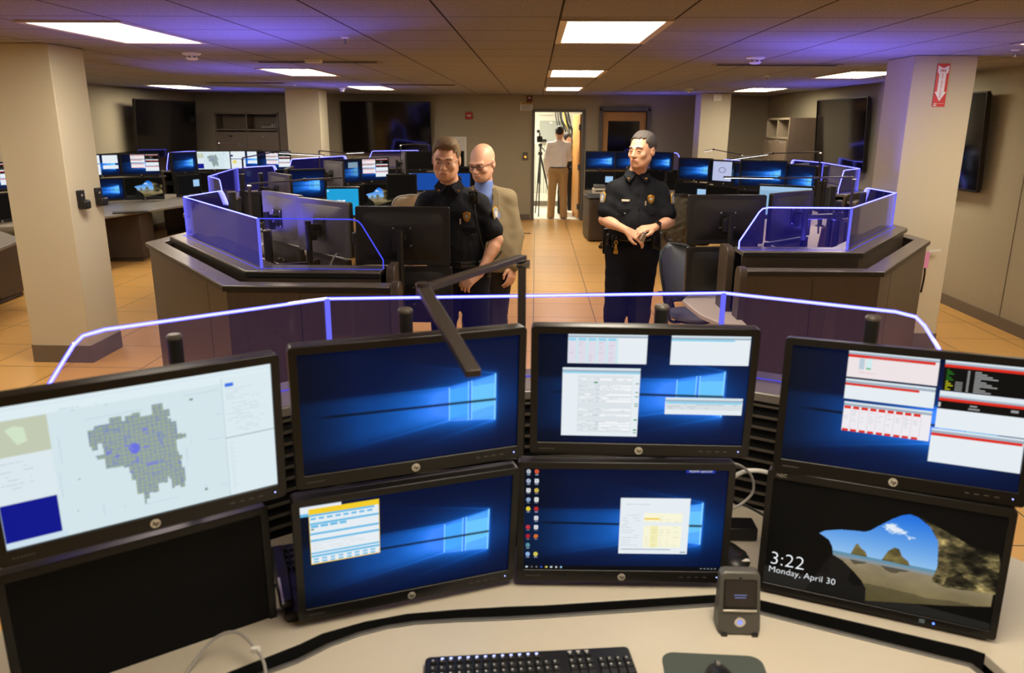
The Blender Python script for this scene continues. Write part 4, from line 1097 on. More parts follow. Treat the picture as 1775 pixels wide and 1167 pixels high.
# ------------------------------------------------------------------ people: smooth blended bodies, one surface each
def _cap(P, a, b, ra, rb):
    a = np.array(a, float); b = np.array(b, float); ab = b - a; L2 = max(float(ab @ ab), 1e-9)
    t = np.clip(((P - a) @ ab) / L2, 0, 1)
    return np.linalg.norm(P - a - t[..., None] * ab, axis=-1) - (ra + (rb - ra) * t)
def _ell(P, c, r, R):
    q = P - np.array(c, float)
    if R is not None: q = q @ np.array(R)                 # world -> local
    r = np.array(r, float)
    k0 = np.linalg.norm(q / r, axis=-1); k1 = np.linalg.norm(q / (r * r), axis=-1)
    return k0 * (k0 - 1) / np.maximum(k1, 1e-6)
def sdf_mesh(ops, vox, cut=None, noise_amp=0.0):
    """ops: ('c',a,b,ra,rb,k) capsule | ('e',c,r,R,k) ellipsoid | ('s',c,r,R,k) carved ellipsoid; naive surface nets"""
    lo = np.array([1e9] * 3); hi = -lo
    for o in ops:
        if o[0] == 'c':
            m = max(o[3], o[4]); lo = np.minimum(lo, np.minimum(o[1], o[2]) - np.array([m] * 3)); hi = np.maximum(hi, np.maximum(o[1], o[2]) + np.array([m] * 3))
        elif o[0] == 'e':
            m = max(o[2]); lo = np.minimum(lo, np.array(o[1]) - m); hi = np.maximum(hi, np.array(o[1]) + m)
    lo -= 3 * vox; hi += 3 * vox
    N = np.ceil((hi - lo) / vox).astype(int) + 1
    F = np.full(N, 0.5, np.float32)
    ax = [lo[i] + vox * np.arange(N[i]) for i in range(3)]
    def region(c0, c1):
        s = []
        for i in range(3):
            a = max(0, int((c0[i] - lo[i]) / vox)); b = min(N[i], int((c1[i] - lo[i]) / vox) + 2); s.append(slice(a, b))
        return tuple(s)
    for o in ops:
        k = o[-1]
        pad = k + .03
        if o[0] == 'c':
            m = max(o[3], o[4]) + pad; s = region(np.minimum(o[1], o[2]) - m, np.maximum(o[1], o[2]) + m)
        else:
            m = max(o[2]) + pad; s = region(np.array(o[1]) - m, np.array(o[1]) + m)
        P = np.stack(np.meshgrid(ax[0][s[0]], ax[1][s[1]], ax[2][s[2]], indexing='ij'), -1)
        if P.size == 0: continue
        d = _cap(P, *o[1:5]) if o[0] == 'c' else _ell(P, o[1], o[2], o[3])
        f = F[s]
        if o[0] == 's':
            h = np.maximum(k - np.abs(f + d), 0) / k; F[s] = np.maximum(f, -d) + h * h * k / 4
        else:
            h = np.maximum(k - np.abs(f - d), 0) / k; F[s] = np.minimum(f, d) - h * h * k / 4
    if noise_amp:
        X, Y, Z = np.meshgrid(*ax, indexing='ij')
        F += noise_amp * (np.sin(X * 41 + 3 * np.sin(Z * 19)) * np.sin(Z * 33 + 2 * np.sin(Y * 27 + X * 9)) + .5 * np.sin(Z * 71 + X * 50) * np.sin(Y * 60)).astype(np.float32)
    if cut is not None:
        X, Y, Z = np.meshgrid(*ax, indexing='ij'); F = np.maximum(F, cut(X, Y, Z).astype(np.float32))
    ins = F < 0
    c = np.zeros(np.array(N) - 1, np.int8)
    for i in (0, 1):
        for j in (0, 1):
            for k in (0, 1): c += ins[i:N[0] - 1 + i, j:N[1] - 1 + j, k:N[2] - 1 + k]
    act = (c > 0) & (c < 8)
    idx = -np.ones(act.shape, np.int64); cells = np.argwhere(act); idx[act] = np.arange(len(cells))
    acc = np.zeros((len(cells), 3)); cnt = np.zeros(len(cells))
    cor = [(i, j, k) for i in (0, 1) for j in (0, 1) for k in (0, 1)]
    for a in cor:
        for ax_ in range(3):
            if a[ax_]: continue
            b = list(a); b[ax_] = 1
            fa = F[cells[:, 0] + a[0], cells[:, 1] + a[1], cells[:, 2] + a[2]]; fb = F[cells[:, 0] + b[0], cells[:, 1] + b[1], cells[:, 2] + b[2]]
            x = (fa < 0) != (fb < 0); t = np.where(x, fa / np.where(fa - fb == 0, 1, fa - fb), 0)
            p = np.array(a, float)[None] + np.zeros((len(cells), 3)); p[:, ax_] += t
            acc[x] += p[x]; cnt[x] += 1
    V = lo + vox * (cells + acc / np.maximum(cnt, 1)[:, None])
    faces = []
    for ax_ in range(3):
        o1, o2 = [(1, 2), (2, 0), (0, 1)][ax_]
        sa = [slice(None)] * 3; sb = [slice(None)] * 3; sa[ax_] = slice(0, -1); sb[ax_] = slice(1, None)
        A = ins[tuple(sa)]; B = ins[tuple(sb)]
        e = np.argwhere(A != B)
        e = e[(e[:, o1] > 0) & (e[:, o2] > 0) & (e[:, o1] < N[o1] - 1) & (e[:, o2] < N[o2] - 1)]
        def cell(d1, d2):
            q = e.copy(); q[:, o1] += d1; q[:, o2] += d2; return idx[q[:, 0], q[:, 1], q[:, 2]]
        q = np.stack([cell(-1, -1), cell(0, -1), cell(0, 0), cell(-1, 0)], -1)
        fl = ~A[e[:, 0], e[:, 1], e[:, 2]]
        q[fl] = q[fl][:, ::-1]
        faces.append(q)
    Q = np.concatenate(faces); Q = Q[(Q >= 0).all(1)]
    return V, Q
def np_object(name, V, Q, m, parent):
    me = bpy.data.meshes.new(name)
    me.vertices.add(len(V)); me.vertices.foreach_set('co', V.astype(np.float32).ravel())
    me.loops.add(Q.size); me.loops.foreach_set('vertex_index', Q.ravel().astype(np.int32))
    me.polygons.add(len(Q)); me.polygons.foreach_set('loop_start', np.arange(0, Q.size, 4, dtype=np.int32))
    me.materials.append(m); me.update(calc_edges=True); me.validate()
    me.polygons.foreach_set('use_smooth', [True] * len(me.polygons))
    o = bpy.data.objects.new(name, me); C.objects.link(o); o.parent = parent
    return o

M_skin = mat('skin', 'D6A283', 0.46, var=.10, vscale=14, spec=.4)
M_skin2 = mat('skin_pale', 'DDA98C', 0.40, var=.08, vscale=14, spec=.45)
for m_ in (M_skin, M_skin2):
    b_ = m_.node_tree.nodes['Principled BSDF']; b_.inputs['Subsurface Weight'].default_value = .12; b_.inputs['Subsurface Radius'].default_value = (.012, .005, .003)
M_navy = mat('uniform_navy', '0F1118', 0.8, var=.15, vscale=25, spec=.25, bump=.7, bscale=9, stretch=(1.6, 1.6, .7))
M_navy.node_tree.nodes['Bump'].inputs['Distance'].default_value = .02
M_navytr = mat('trouser_navy', '12151F', 0.85, var=.12, vscale=25, spec=.2)
M_gold = mat('badge_gold', 'D9A441', 0.3, metal=.8)
M_goldthread = mat('gold_thread', 'D8A53A', 0.6)
M_patch = mat('patch_blue', '8FA0B4', 0.7)
M_leather = mat('black_leather', '0D0C0B', 0.35)
M_lip = mat('lip', '9E5A4B', 0.5)
M_eyew = mat('eye_white', 'D8D0C8', 0.25)
M_iris = mat('iris', '3A3026', 0.25)

def Rz(a): return Matrix.Rotation(a, 3, 'Z')
def npm(M): return np.array([[M[i][j] for j in range(3)] for i in range(3)])

def head_ops(hc, yaw, pitch, roll, s=1.0, smile=0.0):
    """head ops around centre hc; face looks along -y before yaw. returns ops and the transform"""
    M = Rz(yaw) @ Matrix.Rotation(pitch, 3, 'X') @ Matrix.Rotation(roll, 3, 'Y')
    R = npm(M); hc = Vector(hc)
    T = lambda x, y, z: tuple(hc + M @ Vector((x * s, y * s, z * s)))
    E = lambda c, r, k, t='e': (t, T(*c), tuple(q * s for q in r), R, k)
    K = lambda a, b, ra, rb, k: ('c', T(*a), T(*b), ra * s, rb * s, k)
    ops = [E((0, .020, .030), (.077, .096, .090), .02), E((0, -.018, -.020), (.066, .080, .090), .03), E((0, -.030, -.072), (.051, .055, .042), .03),
           E((0, -.073, -.098), (.022, .017, .017), .022), K((-.052, -.005, -.055), (-.030, -.050, -.090), .018, .016, .03), K((.052, -.005, -.055), (.030, -.050, -.090), .018, .016, .03),
           E((.044, -.068, -.028), (.020, .018, .018), .02), E((-.044, -.068, -.028), (.020, .018, .018), .02),
           K((-.045, -.080, .022), (-.012, -.094, .018), .008, .008, .014), K((.045, -.080, .022), (.012, -.094, .018), .008, .008, .014),
           E((.031, -.103, .001), (.018, .012, .0115), .012, 's'), E((-.031, -.103, .001), (.018, .012, .0115), .012, 's'),
           K((0, -.092, .010), (0, -.113, -.030), .0075, .011, .012), K((0, -.106, -.036), (0, -.112, -.032), .010, .0105, .008),
           E((.012, -.101, -.037), (.008, .010, .007), .006), E((-.012, -.101, -.037), (.008, .010, .007), .006),
           E((0, -.088, -.066), (.026, .014, .016), .014), E((0, -.106, -.0645), (.024, .006, .0022), .004, 's'),
           K((-.018, -.098, -.0595), (.018, -.098, -.0595), .0042, .0042, .006), K((-.014, -.097, -.0705), (.014, -.097, -.0705), .0052, .0052, .006),
           E((.081, .012, -.008), (.008, .021, .031), .008), E((-.081, .012, -.008), (.008, .021, .031), .008),
           E((.089, .006, -.002), (.006, .010, .014), .006, 's'), E((-.089, .006, -.002), (.006, .010, .014), .006, 's')]
    return ops, T, M

def hand_ops(w, d, up, side, r=1.0, curl=(.5, .6, .7, .8), thumb=1):
    """palm at wrist w pointing along d, back of hand normal = up; side = +1/-1 puts the thumb; fingers curl away from up"""
    d = Vector(d).normalized(); up = Vector(up); up = (up - d * up.dot(d)).normalized(); x = d.cross(up) * side
    w = Vector(w); ops = []
    pc = w + d * .048 * r
    for k in (-1.5, -.5, .5, 1.5):
        a = w + x * (k * .012) * r + d * .012 * r; b = w + x * (k * .0195) * r + d * .085 * r
        ops.append(('c', tuple(a), tuple(b), .0145 * r, .0105 * r, .012))
    L = (.040, .046, .042, .033); L2 = (.024, .028, .026, .020); L3 = (.018, .020, .019, .016)
    for i, k in enumerate((1.5, .5, -.5, -1.5)):
        p = w + x * (k * .0198) * r + d * .088 * r; c = curl[i]
        dirn = lambda a: (d * math.cos(a) - up * math.sin(a) + x * k * .05).normalized()
        q = p + dirn(c * .6) * L[i] * r; s_ = q + dirn(c * 1.5) * L2[i] * r; t = s_ + dirn(c * 2.2) * L3[i] * r
        ops += [('c', tuple(p), tuple(q), .0098 * r, .0088 * r, .004), ('c', tuple(q), tuple(s_), .0088 * r, .0082 * r, .004), ('c', tuple(s_), tuple(t), .0082 * r, .0070 * r, .003)]
    if thumb:
        a = w + x * .020 * r + d * .022 * r; b = w + x * .046 * r + d * .052 * r - up * .014 * r; c = w + x * .054 * r + d * .082 * r - up * .022 * r; e = w + x * .050 * r + d * .104 * r - up * .026 * r
        ops += [('c', tuple(a), tuple(b), .016 * r, .012 * r, .012), ('c', tuple(b), tuple(c), .0115 * r, .0100 * r, .004), ('c', tuple(c), tuple(e), .0098 * r, .0080 * r, .004)]
    return ops

def person(label, loc, yaw, J, cat='person', head=(0, 0, 0), skin=None, hands=(), vox=.0055, group=None, face=True, hs=1.0):
    """J: joints in local metres (x to the figure's left = +x when it faces -y). Returns root and dict of helpers"""
    o = empty('person', loc, yaw, label, cat, group)
    ops = []; arm = []
    hc = J['head']
    ho, T, M = head_ops(hc, *head, s=hs)
    for s in (0, 1):
        sh, el, wr = J['sh'][s], J['el'][s], J['wr'][s]
        hp, kn, an = J['hip'][s], J['kn'][s], J['an'][s]
        arm += [('c', sh, el, .046, .038, .02), ('c', el, wr, .040, .025, .006), ('c', tuple(Vector(el) * .75 + Vector(wr) * .25), tuple(Vector(el) * .55 + Vector(wr) * .45), .042, .036, .012)]
        ops += [('c', hp, kn, .078, .052, .04), ('c', kn, an, .050, .036, .03),
                ('c', an, (an[0], an[1] - .13, .035), .035, .028, .03), ('c', (an[0], an[1] + .04, .035), (an[0], an[1] - .13, .032), .03, .03, .02)]
    nb = J['neck']; pv = J['pelvis']; ch = J['chest']
    ops += [('e', ch, (.155, .092, .19), None, .04), ('e', pv, (.140, .092, .12), None, .04), ('c', ch, pv, .095, .10, .04),
            ('c', J['sh'][0], J['sh'][1], .040, .040, .04), ('c', nb, tuple(Vector(hc) + M @ Vector((0, .015, -.03))), .060, .054, .03)]
    ops += arm + ho
    for h in hands: ops += hand_ops(*h[0], **h[1])
    V, Q = sdf_mesh(ops, vox)
    body = np_object('body', V, Q, skin or M_skin, o)
    if face:
        for sx in (-1, 1):
            e = MB().ell(T(sx * .031, -.0825, -.001), (.0112, .0112, .0098)).build('eyeball', M_eyew, o)
            MB().ell(T(sx * .031 - face * .0, -.0920, -.001), (.0054, .0026, .0054), R=M).build('iris', M_iris, e)
            k = MB(); k.tube([T(sx * .015, -.101, .021), T(sx * .030, -.102, .026), T(sx * .047, -.090, .020)], .0032, n=6); k.build('eyebrow', J.get('brow', M_iris), o)
            k = MB(); k.tube([T(sx * .017, -.0950, .002), T(sx * .031, -.0965, .0055), T(sx * .045, -.0905, .001)], .0038, n=6); k.tube([T(sx * .018, -.0935, -.007), T(sx * .031, -.0945, -.0098), T(sx * .044, -.0890, -.006)], .0028, n=6); k.build('eyelid', skin or M_skin, o)
        sm = J.get('smile', 0); k = MB(); k.tube([T(-.022 - sm, -.0975 + sm, -.0655 + sm), T(-.008, -.1045, -.0635), T(0, -.105, -.0645), T(.008, -.1045, -.0635), T(.022 + sm, -.0975 + sm, -.0655 + sm)], .0026, n=6); k.build('lip', M_lip, o)
    return o, T, M, body

def shirt_ops(J, inf=.012, sleeve=.6, collar=True, belly=0.0, full=False):
    ops = []
    for s in (0, 1):
        sh, el, wr = Vector(J['sh'][s]), Vector(J['el'][s]), Vector(J['wr'][s])
        e = sh + (el - sh) * min(sleeve, 1.0)
        ops += [('c', tuple(sh), tuple(e), .050 + inf * .5, .058 + inf * .8 if not full else .050 + inf * .5, .03), ('c', (J['neck'][0], J['neck'][1], J['neck'][2] - .01), tuple(sh), .052, .044, .03)]
        if full: ops += [('c', tuple(el), tuple(wr), .050 + inf * .5, .036 + inf * .5, .02)]
    ch, pv = J['chest'], J['pelvis']
    ops += [('e', ch, (.165 + inf, .108 + inf, .195 + inf), None, .05), ('e', (pv[0], pv[1], pv[2] + .06), (.150 + inf, .115 + inf + belly * .5, .15), None, .08),
            ('e', (ch[0], ch[1] - .03 - belly * .4, (ch[2] + pv[2]) / 2), (.150 + inf, .10 + inf + belly, .16), None, .08),
            ('c', J['sh'][0], J['sh'][1], .046 + inf * .3, .046 + inf * .3, .05)]
    if collar: ops += [('c', J['neck'], (J['neck'][0], J['neck'][1] - .004, J['neck'][2] + .03), .068, .062, .03)]
    return ops
def trouser_ops(J, inf=.012, flare=.0):
    ops = []
    for s in (0, 1):
        hp, kn, an = J['hip'][s], J['kn'][s], J['an'][s]
        ops += [('c', hp, kn, .092 + inf, .066 + inf, .05), ('c', kn, (an[0], an[1], .06), .066 + inf, .058 + inf + flare, .03)]
    pv = J['pelvis']
    ops += [('e', (pv[0], pv[1] + .01, pv[2] - .01), (.160 + inf, .118 + inf, .125), None, .07)]
    return ops
def shoe(parent, an, yaw=0, m=None):
    mb = MB(); x, y, z = an
    f = Rz(yaw)
    V, Q = sdf_mesh([('e', (0, .01, .05), (.040, .060, .045), None, .03), ('c', (0, .03, .035), (0, -.14, .030), .036, .036, .03), ('e', (0, -.12, .035), (.046, .075, .032), None, .03)], .007, cut=lambda X, Y, Z: .012 - Z)
    o = np_object('shoe', V, Q, m or M_leather, parent); o.location = (x, y, 0); o.rotation_euler = (0, 0, yaw)
    MB().prism([(a * .046, -.055 + b * .13) for a, b in [(math.cos(t), math.sin(t)) for t in np.linspace(0, 2 * PI, 20, endpoint=False)]], .001, .016).build('sole', M_black, o)
    return o
def hair(parent, T, M, hc, m, style, s=1.0, seed=0):
    R = npm(M)
    ops = [('e', T(0, .022, .036), (.0855 * s, .103 * s, .097 * s), R, .01)]
    if style == 'tuft': ops += [('e', T(.005, -.030, .098), (.060, .060, .030), R, .03)]
    Mi = np.array(R)
    h = np.array(hc)
    def cut(X, Y, Z):
        q = np.stack([X, Y, Z], -1) - h; L = q @ Mi; x, y, z = L[..., 0] / s, L[..., 1] / s, L[..., 2] / s
        line = np.where(np.abs(x) < .055, .072 if style == 'tuft' else .078, .05)      # front hairline
        d = np.maximum((line - z) * 1.0, -(y + .035))                # below hairline AND in front -> removed
        side = np.maximum(-.010 - z, -(y - .0))
        nape = -.045 - z
        front = np.where(y < -.035, line - z, np.where(y < .02, -.000 - z, -.055 - z))
        jag = .004 * np.sin(x * 300) + .003 * np.sin(y * 240 + x * 90)
        return front + jag
    V, Q = sdf_mesh(ops, .005, cut, noise_amp=.0022)
    return np_object('hair', V, Q, m, parent)
def glasses(parent, T, m, thick=.0016, w=.022, h=.014):
    mb = MB()
    for sx in (-1, 1):
        mb.tube([T(sx * .032 + w * math.cos(a), -.106 + .010 * abs(math.cos(a)) * (1 if math.cos(a) * sx > 0 else 0), -.002 + h * math.sin(a)) for a in np.linspace(0, 2 * PI, 14, endpoint=False)], thick, n=6, closed=True, sub=1)
        mb.tube([T(sx * .054, -.095, .003), T(sx * .080, -.03, .004), T(sx * .086, .012, .002)], thick, n=6, sub=2)
    mb.tube([T(-.010, -.107, .001), T(0, -.110, .004), T(.010, -.107, .001)], thick, n=6, sub=2)
    return mb.build('glasses', m, parent)

def shield(w, h):
    return [(-w * .5, h * .32), (-w * .3, h * .40), (0, h * .5), (w * .3, h * .40), (w * .5, h * .32), (w * .46, -h * .1), (w * .3, -h * .36), (0, -h * .5), (-w * .3, -h * .36), (-w * .46, -h * .1)]
def surf(V, p, d):
    """nearest point of a shell hit by a ray from p along d, from its vertices (figure space)"""
    p = np.array(p); d = np.array(d, float); d /= np.linalg.norm(d)
    q = V - p; t = q @ d; r = np.linalg.norm(q - t[:, None] * d, axis=1)
    k = r < .012
    if not k.any(): k = r < .03
    t = t[k]; j = np.argmin(t); return Vector(p + d * t[j])
def patch_on(parent, V, x, z, w, h, name='badge', m=None, m2=None, dirn=(0, 1, 0), start_y=-.6, ryaw=0, tilt=0, outline=None, lift=.003, x0=None):
    """small raised emblem lying on the garment, facing out"""
    if dirn == (0, 1, 0): P = surf(V, (x, start_y, z), dirn); N = Vector((0, -1, 0))
    else: P = surf(V, (x, x0, z), dirn); N = -Vector(dirn)
    e = 0.02
    o = None
    mb = MB(); out = outline or shield(w, h)
    mb.plate(out, -lift - .002, .001)
    inn = [(a * .78, b * .80) for a, b in out]
    mb.plate(inn, -lift - .0035, -lift, 1)
    o = mb.build(name, [m or M_gold, m2 or m or M_gold], parent, bevel=.0008)
    ang = math.atan2(N.x, -N.y)
    o.location = P + N * .002; o.rotation_euler = (tilt, 0, ang + ryaw)
    return o

def officer(label, loc, yaw, J, head, hairm, style, hands, specs):
    J['brow'] = hairm
    o, T, M, body = person(label, loc, yaw, J, head=head, hands=hands, skin=M_skin)
    V, Q = sdf_mesh(shirt_ops(J, .014, .72, belly=specs.get('belly', 0)), .0075, cut=lambda X, Y, Z: np.maximum(J['belt'] - .02 - Z, np.where(np.abs(X - J['neck'][0]) < .2, Z - (J['neck'][2] + .045) - 0 * X, -1)), noise_amp=.0024)
    sh = np_object('uniform_shirt', V, Q, M_navy, o)
    SV = V
    V2, Q2 = sdf_mesh(trouser_ops(J, .010), .009, cut=lambda X, Y, Z: Z - J['belt'], noise_amp=.0018)
    np_object('trousers', V2, Q2, M_navytr, o)
    # collar wings
    nx, ny, nz = J['neck']
    k = MB()
    for sx in (-1, 1):
        k.add([(nx + sx * .060, ny - .015, nz + .062), (nx + sx * .014, ny - .085, nz + .018), (nx + sx * .058, ny - .112, nz - .030), (nx + sx * .092, ny - .070, nz + .018),
               (nx + sx * .060, ny - .010, nz + .055), (nx + sx * .014, ny - .078, nz + .012), (nx + sx * .058, ny - .100, nz - .036), (nx + sx * .092, ny - .062, nz + .010)],
              [(0, 1, 2, 3), (7, 6, 5, 4), (0, 4, 5, 1), (1, 5, 6, 2), (2, 6, 7, 3), (3, 7, 4, 0)])
    k.tube([(nx - .062, ny - .01, nz + .055), (nx - .05, ny + .055, nz + .065), (nx, ny + .072, nz + .07), (nx + .05, ny + .055, nz + .065), (nx + .062, ny - .01, nz + .055)], .010, n=8)
    k.build('collar', M_navy, o, bevel=.003)
    MB().lathe([(.0, 0), (.055, 0), (.058, .03), (.055, .045)], (nx, ny - .012, nz - .01), n=24).build('undershirt', M_blackmat, o)
    # collar pins, name bar, badge, sleeve patches, pockets
    for sx in (-1, 1):
        MB().box((nx + sx * .060, ny - .098, nz - .004), (.014, .004, .010)).build('collar_pin', M_gold, o, bevel=.001)
    cz = J['chest'][2]; cx = J['chest'][0]
    bar = rrect(.058, .015, .002, 2)
    patch_on(o, SV, cx - .085, cz + .035, 0, 0, 'name_bar', mat('name_bar_bright', 'F1D9A0', .25, metal=.5), M_label, outline=bar)
    badge = patch_on(o, SV, cx + .088, cz + .045, .048, .064, 'badge', M_gold, M_gold, lift=.004)
    MB().cyl((0, -.007, .002), (0, -.0095, .002), .011, n=16).build('badge_seal', M_silver, badge)
    patch_on(o, SV, cx + .05, cz + .018, 0, 0, 'service_bar', M_gold, M_silver, outline=rrect(.010, .034, .001, 2), lift=.003)
    for sx in (-1, 1):
        p = patch_on(o, SV, cx + sx * .09, cz - .035, 0, 0, 'pocket_flap', M_navy, M_navy, outline=[(-.055, .018), (.055, .018), (.055, -.012), (0, -.028), (-.055, -.012)], lift=.003)
        e = MB().cyl((0, -.006, -.014), (0, -.009, -.014), .005).build('button', M_silver if sx < 0 else M_black, p)
    for kz in (.08, -.02, -.12):
        P = surf(SV, (cx + .002, -.6, cz + kz), (0, 1, 0)); MB().cyl((P.x, P.y - .004, P.z), (P.x, P.y + .004, P.z), .0055).build('button', M_leather, o)
    for s, sx in ((0, -1), (1, 1)):
        a = Vector(J['sh'][s]); b = Vector(J['el'][s]); q = a + (b - a) * .30
        w = Vector((sx, -.42, .12)).normalized()
        P = surf(SV, tuple(q + w * .3), tuple(-w))
        mb = MB(); mb.plate(shield(.074, .094), -.003, .002); mb.plate([(x * .80, z * .82) for x, z in shield(.074, .094)], -.0045, -.003, 1); mb.plate([(x * .45, z * .45) for x, z in shield(.074, .094)], -.0055, -.0045, 2)
        e = mb.build('sleeve_patch', [M_goldthread, M_patch, M_label], o)
        e.location = P + w * .001
        R3 = Matrix((w.cross(Vector((0, 0, 1))).normalized() * -1, -w, w.cross(w.cross(Vector((0, 0, 1)))).normalized() * -1)).transposed()
        e.rotation_euler = R3.to_euler()
    # duty belt
    pv = J['pelvis']; bz = J['belt']
    k = MB(); n = 36
    k.tube([(pv[0] + .172 * math.cos(t), pv[1] - .005 + .137 * math.sin(t), bz - .01) for t in np.linspace(0, 2 * PI, n, endpoint=False)], .012, n=8, closed=True, sub=1)
    k.tube([(pv[0] + .174 * math.cos(t), pv[1] - .005 + .139 * math.sin(t), bz - .030) for t in np.linspace(0, 2 * PI, n, endpoint=False)], .014, n=8, closed=True, sub=1)
    belt = k.build('duty_belt', M_leather, o)
    MB().box((pv[0], pv[1] - .152, bz - .02), (.055, .010, .045)).build('buckle', M_leather, belt, bevel=.003)
    for a, sz in ((-2.35, (.05, .04, .09)), (-.75, (.045, .04, .10)), (-.35, (.05, .045, .12)), (2.9, (.06, .05, .18)), (-2.75, (.04, .035, .08))):
        MB().box((0, 0, 0), sz).build('belt_pouch', M_leather, belt, loc=(pv[0] + .185 * math.cos(a), pv[1] + .150 * math.sin(a), bz - .02 - sz[2] * .25), rot=(0, 0, a + PI / 2), bevel=.008)
    if style: hair(o, T, M, J['head'], hairm, style)
    for s in (0, 1): shoe(o, J['an'][s], specs.get('toe', (0, 0))[s])
    # watch
    s = specs.get('watch')
    if s is not None:
        a = Vector(J['el'][s]); b = Vector(J['wr'][s]); d = (b - a).normalized(); p = b - d * .018
        q = d.to_track_quat('Z', 'Y')
        ringp = [p + q @ Vector((.030 * math.cos(t), .026 * math.sin(t), 0)) for t in np.linspace(0, 2 * PI, 16, endpoint=False)]
        mb = MB().tube(ringp, .0065, n=6, closed=True, sub=1)
        f = Vector(specs['wface']).normalized(); f = (f - d * f.dot(d)).normalized()
        mb.cyl(p + f * .026, p + f * .037, .019, n=16); wt = mb.build('wristwatch', M_black, o)
        MB().cyl(p + f * .037, p + f * .038, .015, n=16).build('watch_dial', M_tvscreen, wt)
    return o, T, M, SV

M_hair1 = mat('hair_brown', '6E5638', 0.7, var=.6, vscale=70, stretch=(2, 1, 1), bump=1.0, bscale=90)
M_hair2 = mat('hair_greying', '4A4440', 0.7, var=.6, vscale=70, stretch=(2, 1, 1), bump=1.0, bscale=90)
M_hair3 = mat('hair_black', '17120F', 0.6, var=.3, vscale=100)

# --- captain, behind the left near console, facing the camera
L1 = Vector((-.53, 4.80, 0))
g = lambda x, y, z: (x, y, z)
J1 = dict(head=(-.006, -.045, 1.652), neck=(.01, .02, 1.475), chest=(.03, .03, 1.27), pelvis=(.06, .03, .97), belt=1.045,
          sh=[(-.140, .03, 1.385), (.185, .03, 1.383)], el=[(-.245, -.04, 1.13), (.298, -.01, 1.165)], wr=[(-.18, -.22, .98), (.205, -.13, .985)],
          hip=[(-.03, .04, .92), (.15, .04, .92)], kn=[(-.05, .02, .50), (.17, .03, .50)], an=[(-.06, .06, .09), (.19, .07, .09)])
h1 = [(((.205, -.13, .985), (-.78, -.30, -.55), (-.2, -.75, .6), 1), dict(curl=(.55, .6, .65, .7))),
      (((-.18, -.22, .98), (.35, -.75, -.2), (0, -.2, 1), 1), dict(curl=(.4, .45, .5, .5)))]
P1, T1, M1, SV1 = officer('uniformed captain with brown hair and clear glasses, hand resting low, standing behind the left console', L1, 0, J1, (math.radians(-3), math.radians(10), math.radians(2)), M_hair1, 'tuft', h1,
                          dict(watch=1, wface=(.6, -.8, .5)))
glasses(P1, T1, M_metal, .0008)
mic = MB(); mic.box((0, 0, 0), (.055, .035, .075)).ell((0, -.018, .005), (.022, .01, .028))
mico = mic.build('shoulder_microphone', M_black, P1, loc=(.165, -.095, 1.435), rot=(.2, 0, -.2), bevel=.01)
MB().tube([(0, 0, -.03), (.008, -.02, -.10), (.03, -.035, -.22), (.055, -.02, -.34), (.10, .02, -.40), (.14, .06, -.36)], .0045, n=6).build('coiled_cord', M_black, mico)

# --- bald man in tan jacket, behind the captain
M_tan = mat('jacket_tan', '857659', 0.85, var=.12, vscale=60, bump=.2, bscale=200)
M_blueshirt = mat('shirt_blue', '6F86C4', 0.7)
M_dktr = mat('trouser_dark', '241D1A', 0.8)
LB_ = Vector((-.37, 5.38, 0))
JB = dict(head=(.010, -.03, 1.607), neck=(.02, .03, 1.435), chest=(.035, .03, 1.22), pelvis=(.04, .04, .93), belt=1.0, brow=M_skin2, smile=.006,
          sh=[(-.145, .03, 1.358), (.180, .03, 1.362)], el=[(-.20, .0, 1.10), (.235, .02, 1.11)], wr=[(-.17, -.14, .90), (.225, -.06, .915)],
          hip=[(-.05, .04, .88), (.12, .04, .88)], kn=[(-.06, .02, .48), (.10, .03, .48)], an=[(-.07, .06, .09), (.08, .07, .09)])
PB, TB, MB_, bodyB = person('bald man in a tan sports jacket and dark glasses, standing behind the captain', LB_, 0, JB, head=(math.radians(-24), math.radians(16), 0), skin=M_skin2,
    hands=[(((.225, -.06, .915), (-.12, -.25, -.95), (.7, -.6, 0), 1), dict(curl=(.5, .5, .6, .6)))])
jops = shirt_ops(JB, .020, 1.0, full=True, collar=False) + [('c', (JB['hip'][0][0], .03, .90), (JB['hip'][1][0], .03, .90), .125, .125, .05)]
VJ, QJ = sdf_mesh(jops, .0085, cut=lambda X, Y, Z: np.maximum(np.where(np.abs(X - .03) < .195, .865 - Z, -1), np.where((Y < -.02) & (Z > 1.08), .045 * (Z - 1.08) / .3 - np.abs(X - .03), -1)), noise_amp=.0016)
np_object('jacket', VJ, QJ, M_tan, PB)
k = MB()
for sx in (-1, 1):
    k.add([(.03 + sx * .012, -.150, 1.12), (.03 + sx * .050, -.148, 1.28), (.025 + sx * .075, -.075, 1.455), (.025 + sx * .105, -.085, 1.40), (.03 + sx * .105, -.146, 1.30), (.03 + sx * .012, -.135, 1.12), (.03 + sx * .050, -.130, 1.28), (.025 + sx * .075, -.060, 1.455), (.025 + sx * .105, -.065, 1.40), (.03 + sx * .105, -.125, 1.30)],
          [(0, 1, 2, 3, 4), (9, 8, 7, 6, 5), (0, 5, 6, 1), (1, 6, 7, 2), (2, 7, 8, 3), (3, 8, 9, 4), (4, 9, 5, 0)])
k.build('lapel', M_tan, PB, bevel=.003)
VS, QS = sdf_mesh([('e', (.033, .02, 1.22), (.165, .125, .20), None, .05), ('c', (.02, .02, 1.38), (.02, .012, 1.47), .070, .062, .03)], .008, cut=lambda X, Y, Z: Z - 1.49)
np_object('shirt', VS, QS, M_blueshirt, PB)
VT, QT = sdf_mesh(trouser_ops(JB, .012), .01, cut=lambda X, Y, Z: Z - 1.0, noise_amp=.0015); np_object('trousers', VT, QT, M_dktr, PB)
